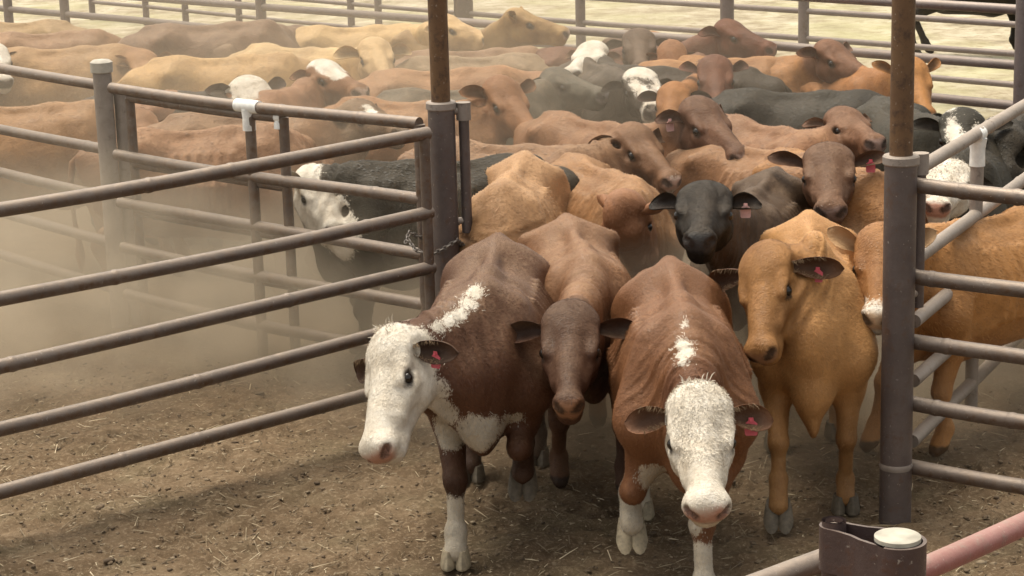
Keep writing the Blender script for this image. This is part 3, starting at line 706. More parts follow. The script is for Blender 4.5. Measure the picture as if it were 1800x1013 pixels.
    for sd_ in (-1, 1):
        Dk = np.maximum(Dk, sdist(Lh, (.184, sd_*.098, -.046), (.210, sd_*.090, -.056), .025))
        Dk = np.maximum(Dk, sdist(Lh, (.503, sd_*.042*mw, -.055), (.480, sd_*.066*mw, -.042), .021 if fur < 85000 else .0155))
    Dk = np.maximum(Dk, sdist(Lh, (.515, -.055, -.100), (.515, .055, -.100), .012))
    Pk = np.maximum(Pk, sdist(Lh, (.485, -.034*mw, -.060), (.485, .034*mw, -.060), .040)); Pk = np.minimum(Pk, Lh[:, 0]-.445)
    for (a, b, r) in muz:                               # pale ring round the muzzle
        W_ = np.maximum(W_, sdist(Lh, a, b, r))
    if curl: Cu = np.clip(sdist(Lh, (.02, 0, -.01), (.22, 0, 0), .14)/.06, 0, 1)*curl
    e_in = np.zeros(nV, bool); e_in[nb:nt_] = (Eo[:, 2] == 0) & (np.abs(Eo[:, 1]) < .75) & (Eo[:, 0] < .92)
    ec = np.array(ear_col or face)
    col[isear] = ec; W_[isear] = -1
    if ear_white:
        ew = np.zeros(nV, bool); ew[nb:nt_] = (Eo[:, 0] < .17); W_[ew] = .05
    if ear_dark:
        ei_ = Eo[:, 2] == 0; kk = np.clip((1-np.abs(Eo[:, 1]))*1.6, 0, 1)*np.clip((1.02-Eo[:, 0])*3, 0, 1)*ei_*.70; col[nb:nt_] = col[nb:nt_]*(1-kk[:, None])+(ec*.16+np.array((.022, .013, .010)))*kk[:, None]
    if not hooves:
        hb = np.minimum(.065-Lb[:, 2], 0.03)
        for li in range(4):
            if lift[li]: hb = np.maximum(hb, sdist(Lb, feet[li]+np.array((.03, 0, -.02)), feet[li]+np.array((.06, 0, -.03)), .045))
        Dk = np.maximum(Dk, hb)
    org = O.copy(); o = mesh_np(name, V, F, M_COAT, None, True, org)
    me = o.data
    def fa(n, arr, typ='FLOAT'):
        a_ = me.attributes.new(n, typ, 'POINT')
        if typ == 'FLOAT': a_.data.foreach_set('value', arr.astype(np.float32))
        else: a_.data.foreach_set('color', np.concatenate([arr, np.ones((len(arr), 1))], 1).astype(np.float32).ravel())
    if len(me.vertices) != nV: LOG.append((label, 'vertex count'))
    nrml = np.zeros((nV, 3), np.float32); me.vertex_normals.foreach_get('vector', nrml.ravel()) if False else None
    nb_ = np.empty(nV*3, np.float32); me.vertex_normals.foreach_get('vector', nb_); nz_ = nb_.reshape(-1, 3)[:, 2]
    if h < .017 and folds:
        Pn = (n0+n3)/2; ax_ = nrm(n3-n0); sN = (V-Pn)@ax_; dN = np.linalg.norm((V-Pn)-sN[:, None]*ax_, axis=1); Ln = np.linalg.norm(n3-n0)
        wN = np.clip(1-np.abs(sN)/(Ln*.62), 0, 1)*np.clip((.36*s-dN)/.1, 0, 1); wN[nb:] = 0
        lat_ = (V-Pn)@nrm(np.cross(ax_, up)); vz_ = V[:, 2]
        am = folds*.0075*s*wN*(np.sin(sN*2*math.pi/.085+lat_*9+np.sin(vz_*11)*1.3)**3+.5*np.sin(sN*2*math.pi/.052-vz_*14))
        V2 = V+nb_.reshape(-1, 3)*am[:, None]; me.vertices.foreach_set('co', (V2-org).astype(np.float32).ravel()); me.update()
    dust_toplight = dirt*(.16+.84*np.clip((nz_-.05)/.8, 0, 1)**1.3*np.clip((Lb[:, 2]-.5)/.5, .2, 1))*(1-.55*fw[:, 0])  # dust, raised on upward hide to paint in light from above
    fa('white', W_); fa('dark', Dk); fa('pink', Pk); fa('curl', Cu); fa('dull', np.clip((.95-Lb[:, 2])/.3, 0, 1)*(1-fw[:, 0])); fa('dirt', dust_toplight); fa('coat', col, 'FLOAT_COLOR'); fa('nose', nosec, 'FLOAT_COLOR')
    o['label'] = label; o['category'] = cat
    if group: o['group'] = group
    # parts
    if headbits:
        for sd_ in (-1, 1):
            c = np.array(q((.194, sd_*.0935, -.050))); V_, F_ = [], []; nu, nv = 8, 12; r_ = .0225*e
            for i in range(nu+1):
                th = math.pi*i/nu
                for j in range(nv): ph = 2*math.pi*j/nv; V_.append(c+r_*np.array((math.sin(th)*math.cos(ph), math.sin(th)*math.sin(ph), math.cos(th))))
            for i in range(nu):
                for j in range(nv): F_.append((i*nv+j, i*nv+(j+1) % nv, (i+1)*nv+(j+1) % nv, (i+1)*nv+j)[::-1])
            mesh_np('eye', V_, F_, mE, o)
    if tuft:
        mh = MB(); rg = random.Random(3)
        for _ in range(tuft):
            a_ = (rg.uniform(-.03, .06), rg.uniform(-.055, .055), .030-.02*rg.random()); b_ = np.array(a_)+np.array((rg.uniform(-.03, .01), rg.uniform(-.02, .02), rg.uniform(.010, .030)))
            mh.tube([q(a_), q((np.array(a_)+b_)/2+np.array((-.004, 0, .004))), q(b_)], [.0022, .002, .0006], 5)
        mh.build('poll_hair', M_WHAIR, o)
    if earhair:
        rg = random.Random(5)
        for sd_ in (-1, 1):
            mh = MB(); ed = ear_dir if (sd_ == 1 or ear2 is None) else ear2
            base = np.array((.060, sd_*.086, -.062)); dr = nrm((ed[0], sd_*ed[1], ed[2])); nv_ = nrm(np.array((.62, sd_*.15, .62))); nv_ = nrm(nv_-dr*np.dot(nv_, dr)); wv = np.cross(dr, nv_)
            for _ in range(70):
                u = rg.uniform(.05, .70); v = rg.choice((-1, 1))*rg.uniform(.6, 1.05); wd_ = .050*ears*earw*float(np.interp(u, EU, EWD))
                a_ = base+dr*(.2*ears*u)+wv*(math.sin(v*1.35)*wd_)+nv_*(abs(v)**1.7*wd_*(1.25-.75*u)-.018*u*u)+np.array((.022*u*u, 0, -.02*u*u))
                b_ = a_-wv*(v*rg.uniform(.006, .022))+dr*rg.uniform(-.004, .02)+nv_*rg.uniform(.002, .012)
                mh.tube([q(a_), q((a_+b_)/2+nv_*.003), q(b_)], [.0013, .0011, .0004], 4)
            mh.build('ear_hair', M_EHAIR, o)
    if fur:
        fur = int(fur)
        if fur == 9000: fur = 16000 if h < .019 else 9000
        rg = np.random.default_rng(11+cow_count); Vw = np.empty(nV*3, np.float32); me.vertices.foreach_get('co', Vw); Vw = Vw.reshape(-1, 3).astype(float)+org
        Fq = F[:len(F)]; Fq = Fq[(Fq < nb).all(1)]; p0, p1, p2, p3_ = [Vw[Fq[:, k]] for k in range(4)]
        ar = np.linalg.norm(np.cross(p2-p0, p3_-p1), axis=1)/2; ci = rg.choice(len(Fq), fur, p=ar/ar.sum()); u_ = rg.random(fur)[:, None]; v_ = rg.random(fur)[:, None]
        pt = (p0[ci]*(1-u_)+p1[ci]*u_)*(1-v_)+(p3_[ci]*(1-u_)+p2[ci]*u_)*v_; vi = Fq[ci, rg.integers(0, 4, fur)]
        nn_ = nb_.reshape(-1, 3)[vi].astype(float)
        keep = (Dk[vi] < -.012) & (Pk[vi] < -.004) & (Lb[vi][:, 2] > .09); pt, vi, nn_ = pt[keep], vi[keep], nn_[keep]; m_ = len(pt)
        fwv = fw[vi]; lowz = np.clip((.62-Lb[vi][:, 2])/.1, 0, 1)[:, None]*(1-fwv)
        flow = (-fwd*.9-up*.55)*(1-fwv)*(1-lowz)+(hx*.8)*fwv+(-up)*lowz
        cl = np.clip(Cu[vi], 0, 1)[:, None]; flow = flow+rg.normal(0, 1, (m_, 3))*(.28+.6*cl)
        flow = flow-nn_*(flow*nn_).sum(1)[:, None]; flow /= np.maximum(np.linalg.norm(flow, axis=1), 1e-6)[:, None]
        Lh_ = (.019*(1-fwv)*(1-.4*lowz)+.010*fwv+.005*cl)*rg.uniform(.6, 1.3, (m_, 1)); sd3 = np.cross(nn_, flow); wd3 = (.0011 if fur > 20000 else .0020)*rg.uniform(.7, 1.3, (m_, 1)); Lh_ = Lh_*(1.0 if fur > 20000 else 1.25)
        ra_ = pt-sd3*wd3-nn_*.001; rb_ = pt+sd3*wd3-nn_*.001; mid_ = pt+flow*Lh_*.55+nn_*Lh_*(.20+.25*cl); tip = pt+flow*Lh_+nn_*Lh_*(.12+.45*cl)
        ma, mb_ = mid_-sd3*wd3*.8, mid_+sd3*wd3*.8
        HV = np.stack([ra_, rb_, mb_, ma, tip], 1).reshape(-1, 3); b5 = np.arange(m_)*5
        HF = [(k, k+1, k+2, k+3) for k in b5]+[(k+3, k+2, k+4) for k in b5]
        ho = mesh_np('coat_hair', HV, HF, mh_, o); hm = ho.data
        cc = col[vi]*rg.uniform(.78, 1.18, (m_, 1)); dr_ = np.clip(dust_toplight[vi]*rg.uniform(.2, 1.0, m_), 0, 1)[:, None]*.7; cc = cc*(1-dr_)+np.array((.36, .25, .155))*dr_  # hairs take the same dust and painted top light
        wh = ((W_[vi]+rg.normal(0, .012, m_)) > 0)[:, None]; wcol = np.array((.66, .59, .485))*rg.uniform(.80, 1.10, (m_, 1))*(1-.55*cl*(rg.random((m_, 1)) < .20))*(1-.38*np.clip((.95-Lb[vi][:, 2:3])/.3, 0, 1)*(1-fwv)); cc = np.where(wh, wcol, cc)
        at_ = hm.attributes.new('hc', 'FLOAT_COLOR', 'POINT'); at_.data.foreach_set('color', np.concatenate([np.repeat(cc, 5, 0), np.ones((m_*5, 1))], 1).astype(np.float32).ravel())
    if tag_side:
        sd_ = tag_side; ed = ear_dir if (sd_ == 1 or ear2 is None) else ear2; dr = nrm((ed[0], sd_*ed[1], ed[2])); c = np.array((.060, sd_*.086, -.062))+dr*.105*ears+np.array((.022, 0, -.01))
        m = MB(); a_ = q(c); dn = -up*.8+hx*.1+fwd*.0; dn = nrm(dn-0); sdv = nrm(hy-dn*np.dot(hy, dn)); fv = np.cross(sdv, dn); L = .064*e; wd = .023*e; V_ = []
        prof = [(0, .35), (.18, .42), (.34, .95), (.6, 1.0), (.92, .95), (1.0, .8)]
        for (u, ww) in prof:
            for (a1, b1) in ((-1, -1), (1, -1), (1, 1), (-1, 1)): V_.append(a_+dn*(L*u-.012)+sdv*(a1*wd*ww)+fv*(b1*.002+.004*math.sin(u*3)))
        F_ = [(3, 2, 1, 0), tuple(20+k for k in range(4))]
        for i in range(5):
            for k in range(4): F_.append((i*4+k, i*4+(k+1) % 4, i*4+4+(k+1) % 4, i*4+4+k))
        m.add(V_, F_); m.tube([a_+fv*.008, a_-fv*.008], .005*e, 8); m.build('ear_tag', tag_mat or M_TAG, o)
    if hooves:
        for li in range(4):
            f_ = feet[li]; mh = MB(); pitch = 0 if lift[li] == 0 else -.55
            for cl in (-1, 1):
                V_ = []; 
                for (z_, x0, x1, w0) in ((.022, -.040, .050, .026), (-.01, -.050, .068, .032), (-.045, -.054, .088, .037), (-.054, -.051, .085, .036)):
                    for k in range(12):
                        a_ = 2*math.pi*k/12; xx = (x0+x1)/2+(x1-x0)/2*math.cos(a_); wid = w0*abs(math.sin(a_))**.8*(1-.25*max(0, math.cos(a_)))
                        yy_ = cl*.031+math.copysign(wid, math.sin(a_)); zz_ = z_
                        x2 = xx*math.cos(pitch)-zz_*math.sin(pitch)*-1; z2 = xx*math.sin(pitch)*1+zz_*math.cos(pitch)
                        V_.append(p(f_+np.array((x2+.012, yy_, z2))))
                F_ = [tuple(range(12)), tuple(36+k for k in range(11, -1, -1))]
                for i in range(3):
                    for k in range(12): F_.append((i*12+k, i*12+12+k, i*12+12+(k+1) % 12, i*12+(k+1) % 12))
                mh.add(V_, F_)
            mh.build('hoof', M_HOOFL if any(l == li for l, _ in white_legs) else M_HOOF, o)
    if kinfo: print(label, np.round(Pw, 2), np.round(M3, 2), np.round(Wp, 2))
    return o

# --- the front animals
cow('white faced brown cow at the front left, head turned left', P=(684, 588, 1.13), M=(642, 795), W=(846, 495), yaw=-94, hip=.1, thin=1.10, coat=(.088, .036, .024), face=(.075, .030, .020), nose=NOSEP, h=.0105,
    white_head=True, fur=90000, mw=1.0, tuft=70, marks=[(832, 500, .045), (822, 520, .040), (812, 542, .035), (795, 552, .032), (776, 563, .032), (775, 700, .08), (765, 735, .09), (790, 765, .10), (830, 775, .10), (868, 765, .08), (898, 752, .055), (912, 745, .04)], tag_side=1, legs=(-.08, (.20, .13), -.12, .12), lift=(.26, 0, 0, 0), hooves=True, white_legs=((1, .30),),
    curl=.35, ear_white=True, ear_dir=(.12, .9, -.25), ears=.85, earw=1.15, ear2=(-.05, .95, .1), roll=36, earhair=True, hsc=1.13, dirt=.62, darklegs=.75, group='white faced cows leading the herd', dewlap=.10, sc=1.07, ear_col=DBROWN)
cow('white faced brown cow at the front centre, head lowered toward us', P=(1228, 688, 1.08), M=(1245, 890), W=(1205, 546), yaw=-91, hip=.1, thin=.97, coat=(.175, .080, .045), face=(.13, .058, .035), nose=NOSEP, h=.0105,
    white_head=True, fur=90000, mw=1.0, tuft=60, marks=[(1200, 592, .040), (1203, 607, .042), (1196, 622, .022), (1199, 556, .014), (1150, 850, .07), (1165, 880, .08), (1190, 905, .08), (1205, 930, .05)], tag_side=1, legs=((.26, .05), (-.22, .225), -.1, .1), lift=(0, .17, 0, 0), hooves=True, white_legs=((0, .30), (1, .52), (2, .3), (3, .3)),
    curl=1.0, ear_white=True, ear_dir=(-.02, 1.0, .03), ears=.82, earw=1.25, earhair=True, hsc=1.11, dirt=.35, darklegs=.3, group='white faced cows leading the herd', dewlap=.08, sc=1.07, ear_col=BROWN)
cow('tan cow with dark brown head between the two white faced cows', P=(1003, 542, 1.20), M=(998, 708), W=(1032, 430), wz=1.29, yaw=-86, coat=(.20, .10, .062), hsc=1.16, mw=.76, thin=1.08, points=1.0, face=(.060, .028, .021), nose=(.26, .13, .07), h=.0145, fur=60000,
    ears=1.05, ear_dir=(-.12, .95, .12), ear2=(-.10, 1.0, -.02), legs=(.1, -.1, 0, 0), darklegs=.5, dirt=.6, sc=1.02, dewlap=.06, ear_dark=True)
cow('golden tan humped cow with pink tag beside the tall right post', P=(1342, 440, 1.36), M=(1325, 622), W=(1430, 450), yaw=-97, coat=(.49, .285, .145), face=(.31, .17, .08), nose=(.36, .19, .10), h=.011, hump=.16, wz=1.30, roll=24, earhair=True, fur=80000,
    tag_side=1, ears=1.15, ear_dir=(.0, .95, -.30), ear2=(-.1, 1.0, .05), legs=(-.05, .22, -.1, .1), lift=(0, .05, 0, 0), hooves=True, dirt=.35, dewlap=.20, sc=1.07, hsc=1.05, headw=1.1, thin=.90, lt=.80, darklegs=.5, ear_col=(.13, .06, .03))
cow('tan cow with white muzzle peeping out just left of the tall right post', P=(1550, 405, 1.34), M=(1541, 552), wz=1.30, W=(1628, 372), yaw=-142, coat=(.40, .21, .09), face=(.30, .155, .07), nose=(.60, .42, .27), h=.016,
    muz=[((.42, 0, -.09), (.50, 0, -.08), .085)], ears=.95, ear_dir=(-.25, .75, .55), legs=(0, .2, .1, -.25), ear_col=(.45, .29, .16), dirt=.4, ear_dark=False)
cow('black faced calf with pink ear tag looking at us', P=(1240, 332, 1.42), M=(1229, 408), W=(1305, 366), wz=1.16, yaw=-108, fur=50000, coat=(.060, .040, .033), face=(.0075, .0072, .0075), nose=(.05, .048, .047), h=.014,
    tag_side=1, tag_mat=M_TAG2, ears=.85, earw=1.25, ear_dir=(-.38, .95, .2), ear2=(-.32, .95, .2), dirt=.3, sc=1.0, hsc=1.22, headw=1.05)
cow('brown calf looking down, squeezed just left of the black faced calf', P=(1100, 345, 1.22), M=(1146, 448, False), W=(1112, 312), yaw=-70, hsc=1.02, coat=(.30, .17, .10), face=(.24, .12, .075), nose=(.55, .38, .30), h=.016, ears=.9, ear_dir=(-.1, .6, .8), dirt=.45)
cow('light tan cow hunched behind the dark headed tan cow', P=(884, 412, 1.02), M=(868, 530), W=(880, 322), yaw=-98, sc=1.08, coat=(.42, .265, .175), face=(.33, .2, .13), h=.016, ears=.9, dirt=.5, thin=.9)
cow('dark brown calf with big ears and red tag, facing us', P=(1456, 262, 1.36), M=(1461, 362), W=(1440, 272), yaw=-52, coat=(.24, .125, .075), face=(.115, .062, .045), nose=(.20, .14, .12), h=.016, tag_side=1, ears=1.1, earw=.85, ear_dir=(-.32, .95, .2), dirt=.55, hsc=1.22, headw=1.05)
cow('brown calf in profile with pale muzzle above the black calf', P=(1108, 225, 1.30), M=(1190, 310), W=(998, 258), yaw=-33, coat=(.215, .12, .08), face=(.165, .09, .06), nose=(.55, .36, .28), h=.016, ears=1.05, ear_dir=(-.45, .85, .02), dirt=.6, muz=[((.49, 0, -.07), (.50, 0, -.06), .045)])
cow('reddish brown calf with raised head just right of the left gate post', P=(876, 142, 1.36), M=(946, 232), hsc=1.28, W=(812, 180), yaw=-30, coat=(.30, .155, .085), face=(.255, .13, .075), nose=(.50, .32, .22), h=.018, ears=1.0, ear_dir=(-.35, .8, .3), dirt=.55)
cow('dark brown calf in profile facing right over the brown backs', P=(1222, 180, 1.42), M=(1312, 268), W=(1118, 222), yaw=-56, hsc=1.32, coat=(.24, .12, .07), face=(.10, .048, .034), nose=(.45, .32, .26), h=.018, ears=.9, ear_dir=(-.5, .75, -.1), tag_side=-1, tag_mat=M_TAG2, dirt=.5)
cow('dark red calf facing us with upswept ears', P=(1256, 105, 1.36), M=(1262, 182), yaw=-90, coat=DRED, face=DRED, nose=(.10, .06, .05), h=.018, hsc=1.2, ears=1.1, earw=.8, ear_dir=(-.75, .75, .15), dirt=.3)
cow('dark red cow in profile facing right before the back fence', P=(1272, 42, 1.42), M=(1364, 78), yaw=-12, coat=DRED, face=(.12, .043, .026), nose=(.25, .16, .13), h=.02, ears=1.0, ear_dir=(-.75, .7, .1), dirt=.2)
cow('dark brown cow with pale nose facing us far back', P=(1122, 58, 1.36), M=(1128, 112), hsc=1.2, yaw=-90, coat=DBROWN, face=(.075, .05, .042), nose=(.36, .30, .27), h=.02, ears=.9, dirt=.5, ear_dir=(-.1, 1, -.15))
cow('orange brown cow squeezed right of the pale nosed dark cow', P=(1180, 78, 1.30), M=(1190, 165), W=(1190, 75), yaw=-80, coat=ORANGE, face=(.24, .11, .05), h=.02, dirt=.3, ears=.8)
cow('black and white patched calf face in the middle of the herd', P=(1122, 128, 1.26), M=(1152, 190), hsc=1.25, yaw=-75, coat=(.024, .02, .018), face=(.026, .021, .019), nose=(.16, .14, .13), h=.018,
    white=[('h', (-.02, 0, .0), (.06, 0, .0), .10), ('h', (.1, -.055, .0), (.46, -.01, 0), .034), ('h', (.1, .075, .0), (.42, .02, 0), .026), ('h', (.42, 0, -.06), (.5, 0, -.07), .075)], ears=.8, dirt=.3)
cow('black and orange headed calf right of the patched face', P=(1186, 152, 1.22), M=(1172, 222), yaw=-110, coat=ORANGE, face=(.28, .13, .05), h=.02, ears=.95, ear_dir=(-.1, .9, .3), white=(), dirt=.2, ear_col=(.06, .03, .02), nose=(.5, .38, .3))
cow('blue roan cow with grey muzzle facing right', P=(968, 128, 1.22), M=(1068, 158), W=(905, 150), yaw=0, coat=(.075, .078, .078), face=(.08, .085, .085), nose=(.26, .24, .24), h=.018, ears=.85, ear_dir=(-.5, .7, .2), dirt=.5, sc=.98)
cow('black cow with white face turned left far back', P=(1046, 80, 1.28), M=(1000, 122), W=(1100, 116), yaw=170, coat=(.024, .02, .018), face=(.026, .021, .019), h=.02, white_head=True, ears=.8, ear_col=(.2, .1, .05), dirt=.10)
cow('tan cow in profile at the back fence, ear raised', P=(900, 22, 1.44), M=(1003, 50), yaw=-50, hsc=1.15, coat=(.30, .205, .105), face=(.36, .25, .13), nose=(.50, .36, .28), h=.02, ears=.9, ear_dir=(-.3, .65, .7), dirt=.5)
cow('cream cow in profile behind the left gate post pipe', P=(775, 32, 1.35), M=(864, 62), W=(712, 42), yaw=-5, coat=CREAM, face=(.60, .45, .29), nose=(.55, .42, .34), h=.02, ears=.8, dirt=.4, ear_dir=(-.5, .7, .1))
cow('cream cow with head lowered beside the brown rump', P=(655, 74, 1.34), M=(680, 130), hsc=1.35, W=(590, 70), yaw=-38, coat=(.60, .47, .31), face=(.56, .43, .29), nose=(.5, .38, .32), h=.018, ears=1.05, ear_dir=(-.35, .8, .2), dirt=.3, wz=1.3)
cow('brown cow with white forehead patch on the left', P=(560, 114, 1.32), M=(640, 152), hsc=1.25, W=(480, 160), yaw=-12, coat=(.27, .13, .08), face=(.22, .11, .06), nose=(.6, .45, .36), h=.018, white=[('h', (.0, .0, .02), (.22, .0, .03), .09)], ears=.85, ear_dir=(-.5, .75, .25), dirt=.5)
cow('dark cow with a bright white face above the white tape', P=(432, 142, 1.28), M=(500, 212), hsc=1.3, W=(375, 162), yaw=-25, coat=(.024, .02, .018), face=(.026, .021, .019), nose=(.5, .38, .34), h=.018, white_head=True, ears=.95, ear_dir=(-.4, .85, .25), ear_col=(.05, .03, .025), dirt=.10, curl=.2)
cow('large dark brown cow side on before the left back fence', W=(468, 36), P=(520, 52, 1.12), M=(560, 95), yaw=2, coat=(.115, .062, .047), face=(.105, .055, .04), h=.02, sc=1.1, dirt=.55, ears=.9, wz=1.34)
cow('brown cow with pale streaks right of the large dark one', P=(470, 62, 1.10), M=(515, 95), W=(412, 62), yaw=-10, coat=(.13, .08, .062), face=(.13, .085, .066), h=.022, dirt=.6, ears=.9)
cow('long cream tan cow side on in front of the dark brown one', W=(500, 98), P=(575, 120, 1.05), M=(610, 165), yaw=0, coat=(.50, .345, .195), face=(.42, .28, .15), h=.018, sc=1.07, dirt=.5, wz=1.28, ears=.8)
cow('tan cow side on at the far left behind the capped post', W=(205, 78), P=(248, 95, 1.18), M=(276, 150), yaw=0, coat=(.40, .26, .155), face=(.32, .18, .10), h=.018, sc=1.04, dirt=.45, wz=1.27, ears=.95, ear_dir=(-.3, .8, .5))
cow('white faced cow cut off by the left frame edge', P=(-14, 82, 1.30), M=(10, 138), W=(-70, 110), yaw=-40, coat=BROWN, h=.02, white_head=True, dirt=.6, ears=.8)
cow('tan cow side on behind the dusty fence at the left edge', W=(165, 182), P=(238, 200, 1.16), M=(272, 262), yaw=0, coat=(.32, .185, .105), face=(.24, .13, .08), h=.018, sc=1.05, dirt=.6, wz=1.26, ears=.8)
cow('brown cow side on behind the white taped gate', W=(478, 222), P=(545, 252, .98), M=(580, 320), yaw=3, coat=(.27, .145, .095), face=(.22, .12, .08), h=.016, sc=1.04, dirt=.6, wz=1.25, ears=.8)
cow('grey brown cow with small white mark left of the gate post', P=(622, 184, 1.24), M=(712, 222), W=(545, 196), yaw=-8, coat=(.23, .135, .09), face=(.18, .13, .10), nose=(.35, .27, .2), h=.018, ears=.95, ear_dir=(-.45, .85, .12), ear_col=(.07, .06, .05), dirt=.6, white=[('h', (.16, -.02, .03), (.20, -.03, .02), .03)])
cow('black cow with cream face looking down in the dust behind the gate', P=(545, 300, 1.22), M=(592, 398), hsc=.98, mw=.75, W=(632, 285), yaw=-172, coat=(.022, .021, .018), face=(.07, .06, .05), nose=(.5, .4, .34), h=.016, white_head=True, dirt=.10, ears=.9, ear_dir=(-.1, .6, .8), ear_col=(.55, .48, .38), ear_dark=False, sc=1.05)
cow('broad black cow seen side on under the brown muzzle', W=(1520, 150), P=(1600, 192, 1.12), M=(1640, 242), yaw=-18, coat=(.018, .019, .020), face=(.018, .02, .02), h=.018, sc=1.0, dirt=.10, wz=1.26, ears=.8)
cow('brown calf with pointed ears resting over the black back', P=(1475, 198, 1.30), M=(1545, 240), W=(1425, 232), yaw=-62, coat=(.25, .13, .085), face=(.17, .09, .062), nose=(.3, .2, .16), h=.018, ears=1.0, earw=.8, ear_dir=(-.55, .75, .3), dirt=.5)
cow('brown cow with pale muzzle above the broad black back', P=(1450, 78, 1.36), M=(1537, 130), W=(1395, 100), yaw=-18, coat=(.32, .16, .07), face=(.15, .07, .045), nose=(.62, .45, .36), h=.018, ears=.95, ear_dir=(-.3, .85, .3), dirt=.3, muz=[((.47, 0, -.08), (.50, 0, -.07), .06)])
cow('orange tan cow peering from behind the rusty right pipe', P=(1598, 108, 1.36), M=(1634, 200), yaw=-75, coat=ORANGE, face=(.38, .19, .075), nose=(.62, .46, .36), h=.018, ears=1.0, earw=.8, ear_dir=(-.6, .8, .3), dirt=.2, muz=[((.49, 0, -.09), (.50, 0, -.08), .05)])
cow('black and white faced cow beside the pale receding gate', P=(1690, 200, 1.32), M=(1702, 292), hsc=1.25, yaw=-80, coat=(.03, .03, .028), face=(.032, .032, .03), nose=(.5, .42, .4), h=.018, white=[('h', (.02, -.04, .0), (.30, -.055, .0), .035), ('h', (.04, .06, .0), (.24, .05, .0), .02), ('h', (.42, 0, -.1), (.5, 0, -.1), .075)], ears=.9, dirt=.10, ear_dir=(-.2, .9, .35))
cow('black cow with white blaze at the right end of the herd', P=(1758, 214, 1.22), M=(1748, 305), W=(1775, 225), yaw=-110, coat=(.028, .026, .024), face=(.03, .028, .026), h=.02, white=[('h', (.02, -.05, .0), (.22, -.03, .02), .035), ('b', (-.4, -.3, .9), (-.4, -.3, .7), .12)], ears=.9, dirt=.10)
cow('white speckled face behind the tan rump at the right gate', P=(1672, 292, 1.16), M=(1645, 352), W=(1690, 262), yaw=-110, coat=(.03, .03, .028), face=(.035, .033, .03), h=.018, white_head=True, curl=.8, ears=.7, dirt=.10, nose=NOSEP)
cow('black cow in the far yard, only its legs in view', W=(1785, -92), yaw=0, coat=BLACK, face=BLACK, h=.024, legs=(.05, .2, .1, -.1), dirt=.1, group=None, sc=1.08)
cow('orange tan cow whose back shows behind the dark red faces', W=(1350, 100), P=(1415, 118, 1.12), M=(1450, 160), yaw=0, coat=(.34, .175, .085), face=(.28, .14, .07), h=.02, dirt=.4, ears=.8)
cow('dusty brown cow side on under the tan profile head', W=(930, 82), P=(1000, 100, 1.05), M=(1030, 130), yaw=0, coat=(.22, .13, .095), face=(.15, .08, .06), h=.02, dirt=.5, ears=.8)
cow('pale red cow whose back lies left of the blue roan', W=(880, 116), P=(945, 135, 1.1), M=(970, 170), yaw=0, coat=(.36, .19, .11), face=(.3, .16, .1), h=.02, dirt=.5, ears=.8)
cow('grey brown dusty calf in front of the cream cows', W=(735, 100), P=(700, 130, 1.05), M=(655, 152), yaw=185, coat=(.20, .155, .115), face=(.30, .25, .18), nose=(.65, .52, .4), h=.02, dirt=1.0, ears=.8, sc=.98)
cow('brown cow with a low back just behind the far left tan cow', W=(170, 52), P=(235, 80, 1.0), M=(260, 120), yaw=0, coat=(.26, .15, .10), face=(.22, .12, .08), h=.022, dirt=.5, ears=.8, white_head=False)
cow('tan cow with shadowed flank left of the tall right post', W=(1535, 300), P=(1592, 330, 1.05), M=(1600, 400), yaw=-65, coat=(.33, .175, .085), face=(.28, .14, .07), h=.018, dirt=.4, ears=.8)
cow('pale tan cow leaving the frame at the upper left', W=(-60, 38), P=(-120, 60, 1.15), M=(-160, 100), yaw=178, coat=(.33, .24, .15), face=(.3, .2, .12), h=.022, dirt=.5, ears=.8)

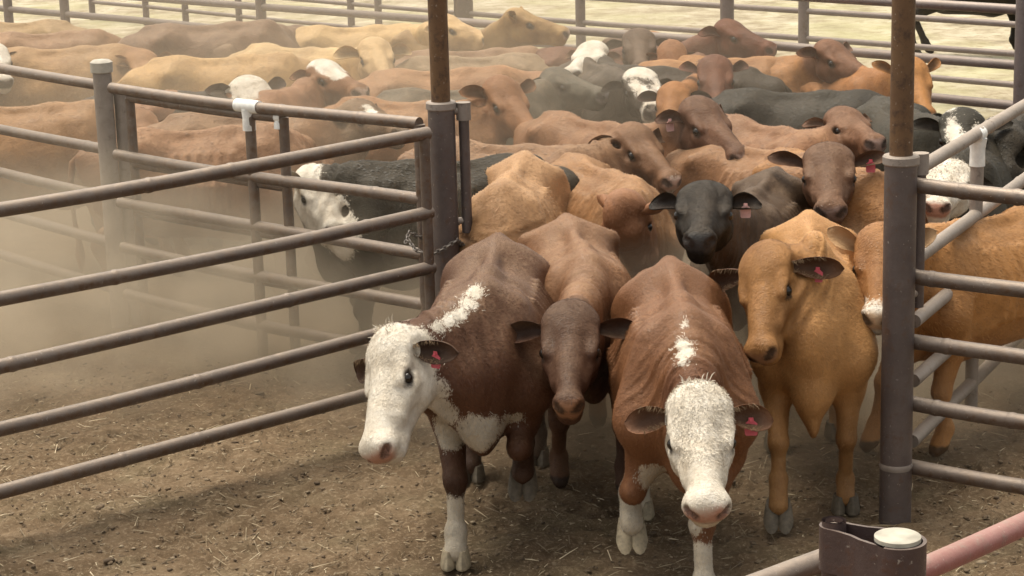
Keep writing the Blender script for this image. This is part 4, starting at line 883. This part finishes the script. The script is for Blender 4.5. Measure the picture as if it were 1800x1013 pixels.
# ---------------------------------------------------------------- airborne dust
def dust_mat(name, dens, col, falloff_noise=2.0):
    m = bpy.data.materials.new(name); m.use_nodes = True; t = m.node_tree; t.nodes.clear()
    out = N(t, 'ShaderNodeOutputMaterial'); v = N(t, 'ShaderNodeVolumePrincipled'); tc = N(t, 'ShaderNodeTexCoord')
    v.inputs['Color'].default_value = (*col, 1); v.inputs['Anisotropy'].default_value = .2
    t.links.new(v.outputs[0], out.inputs['Volume'])
    ln = N(t, 'ShaderNodeVectorMath', operation='LENGTH'); t.links.new(tc.outputs['Object'], ln.inputs[0])
    nz = noise(t, N(t, 'ShaderNodeNewGeometry').outputs['Position'], falloff_noise, 3, .55)
    a = math_(t, 'SUBTRACT', 1.0, ln.outputs['Value'], clamp=True)
    a = math_(t, 'SMOOTHSTEP', a, 0, 1) if False else math_(t, 'POWER', a, 1.1)
    nn = ramp(t, nz, [(.36, gr(.12)), (.64, gr(1.0))])
    t.links.new(math_(t, 'MULTIPLY', math_(t, 'MULTIPLY', a, nn), dens), v.inputs['Density']); return m
def puff(label, c, r, dens, col):
    V_, F_ = [], []; nu, nv = 12, 20
    for i in range(nu+1):
        th = math.pi*i/nu
        for j in range(nv): ph = 2*math.pi*j/nv; V_.append((math.sin(th)*math.cos(ph), math.sin(th)*math.sin(ph), math.cos(th)))
    for i in range(nu):
        for j in range(nv): F_.append(((i+1)*nv+j, (i+1)*nv+(j+1) % nv, i*nv+(j+1) % nv, i*nv+j))
    o = mesh_np('dust_cloud', V_, F_, dust_mat('dust', dens, col), None, True, (0, 0, 0)); o.location = c; o.scale = r
    tag(o, label, 'dust', kind='stuff')
if DUST:
    DC = (.66, .575, .455)
    puff('tan dust hanging low behind the long left gate', (-2.9, 12.9, .30), (3.1, 1.9, 1.15), 1.9, DC)
    puff('thin dust between the legs of the front cattle', (1.3, 11.8, .15), (2.8, 1.8, .95), 3.2, DC)
    puff('thin dust rising over the cattle at the left back', (-1.4, 16.2, .8), (5.8, 5.0, 1.9), .30, DC)
for (lb_, c_, r_, d_) in (('dust drifting under the black cow with the cream face', (-.95, 12.9, .25), (1.5, 1.3, .95), 2.2), ('dust kicked up behind the fence right of the tall right post', (2.7, 12.4, .15), (1.7, 1.6, .85), 1.5)):
    if DUST: puff(lb_, c_, r_, d_, DC)
for l in LOG: print('LOG', l)
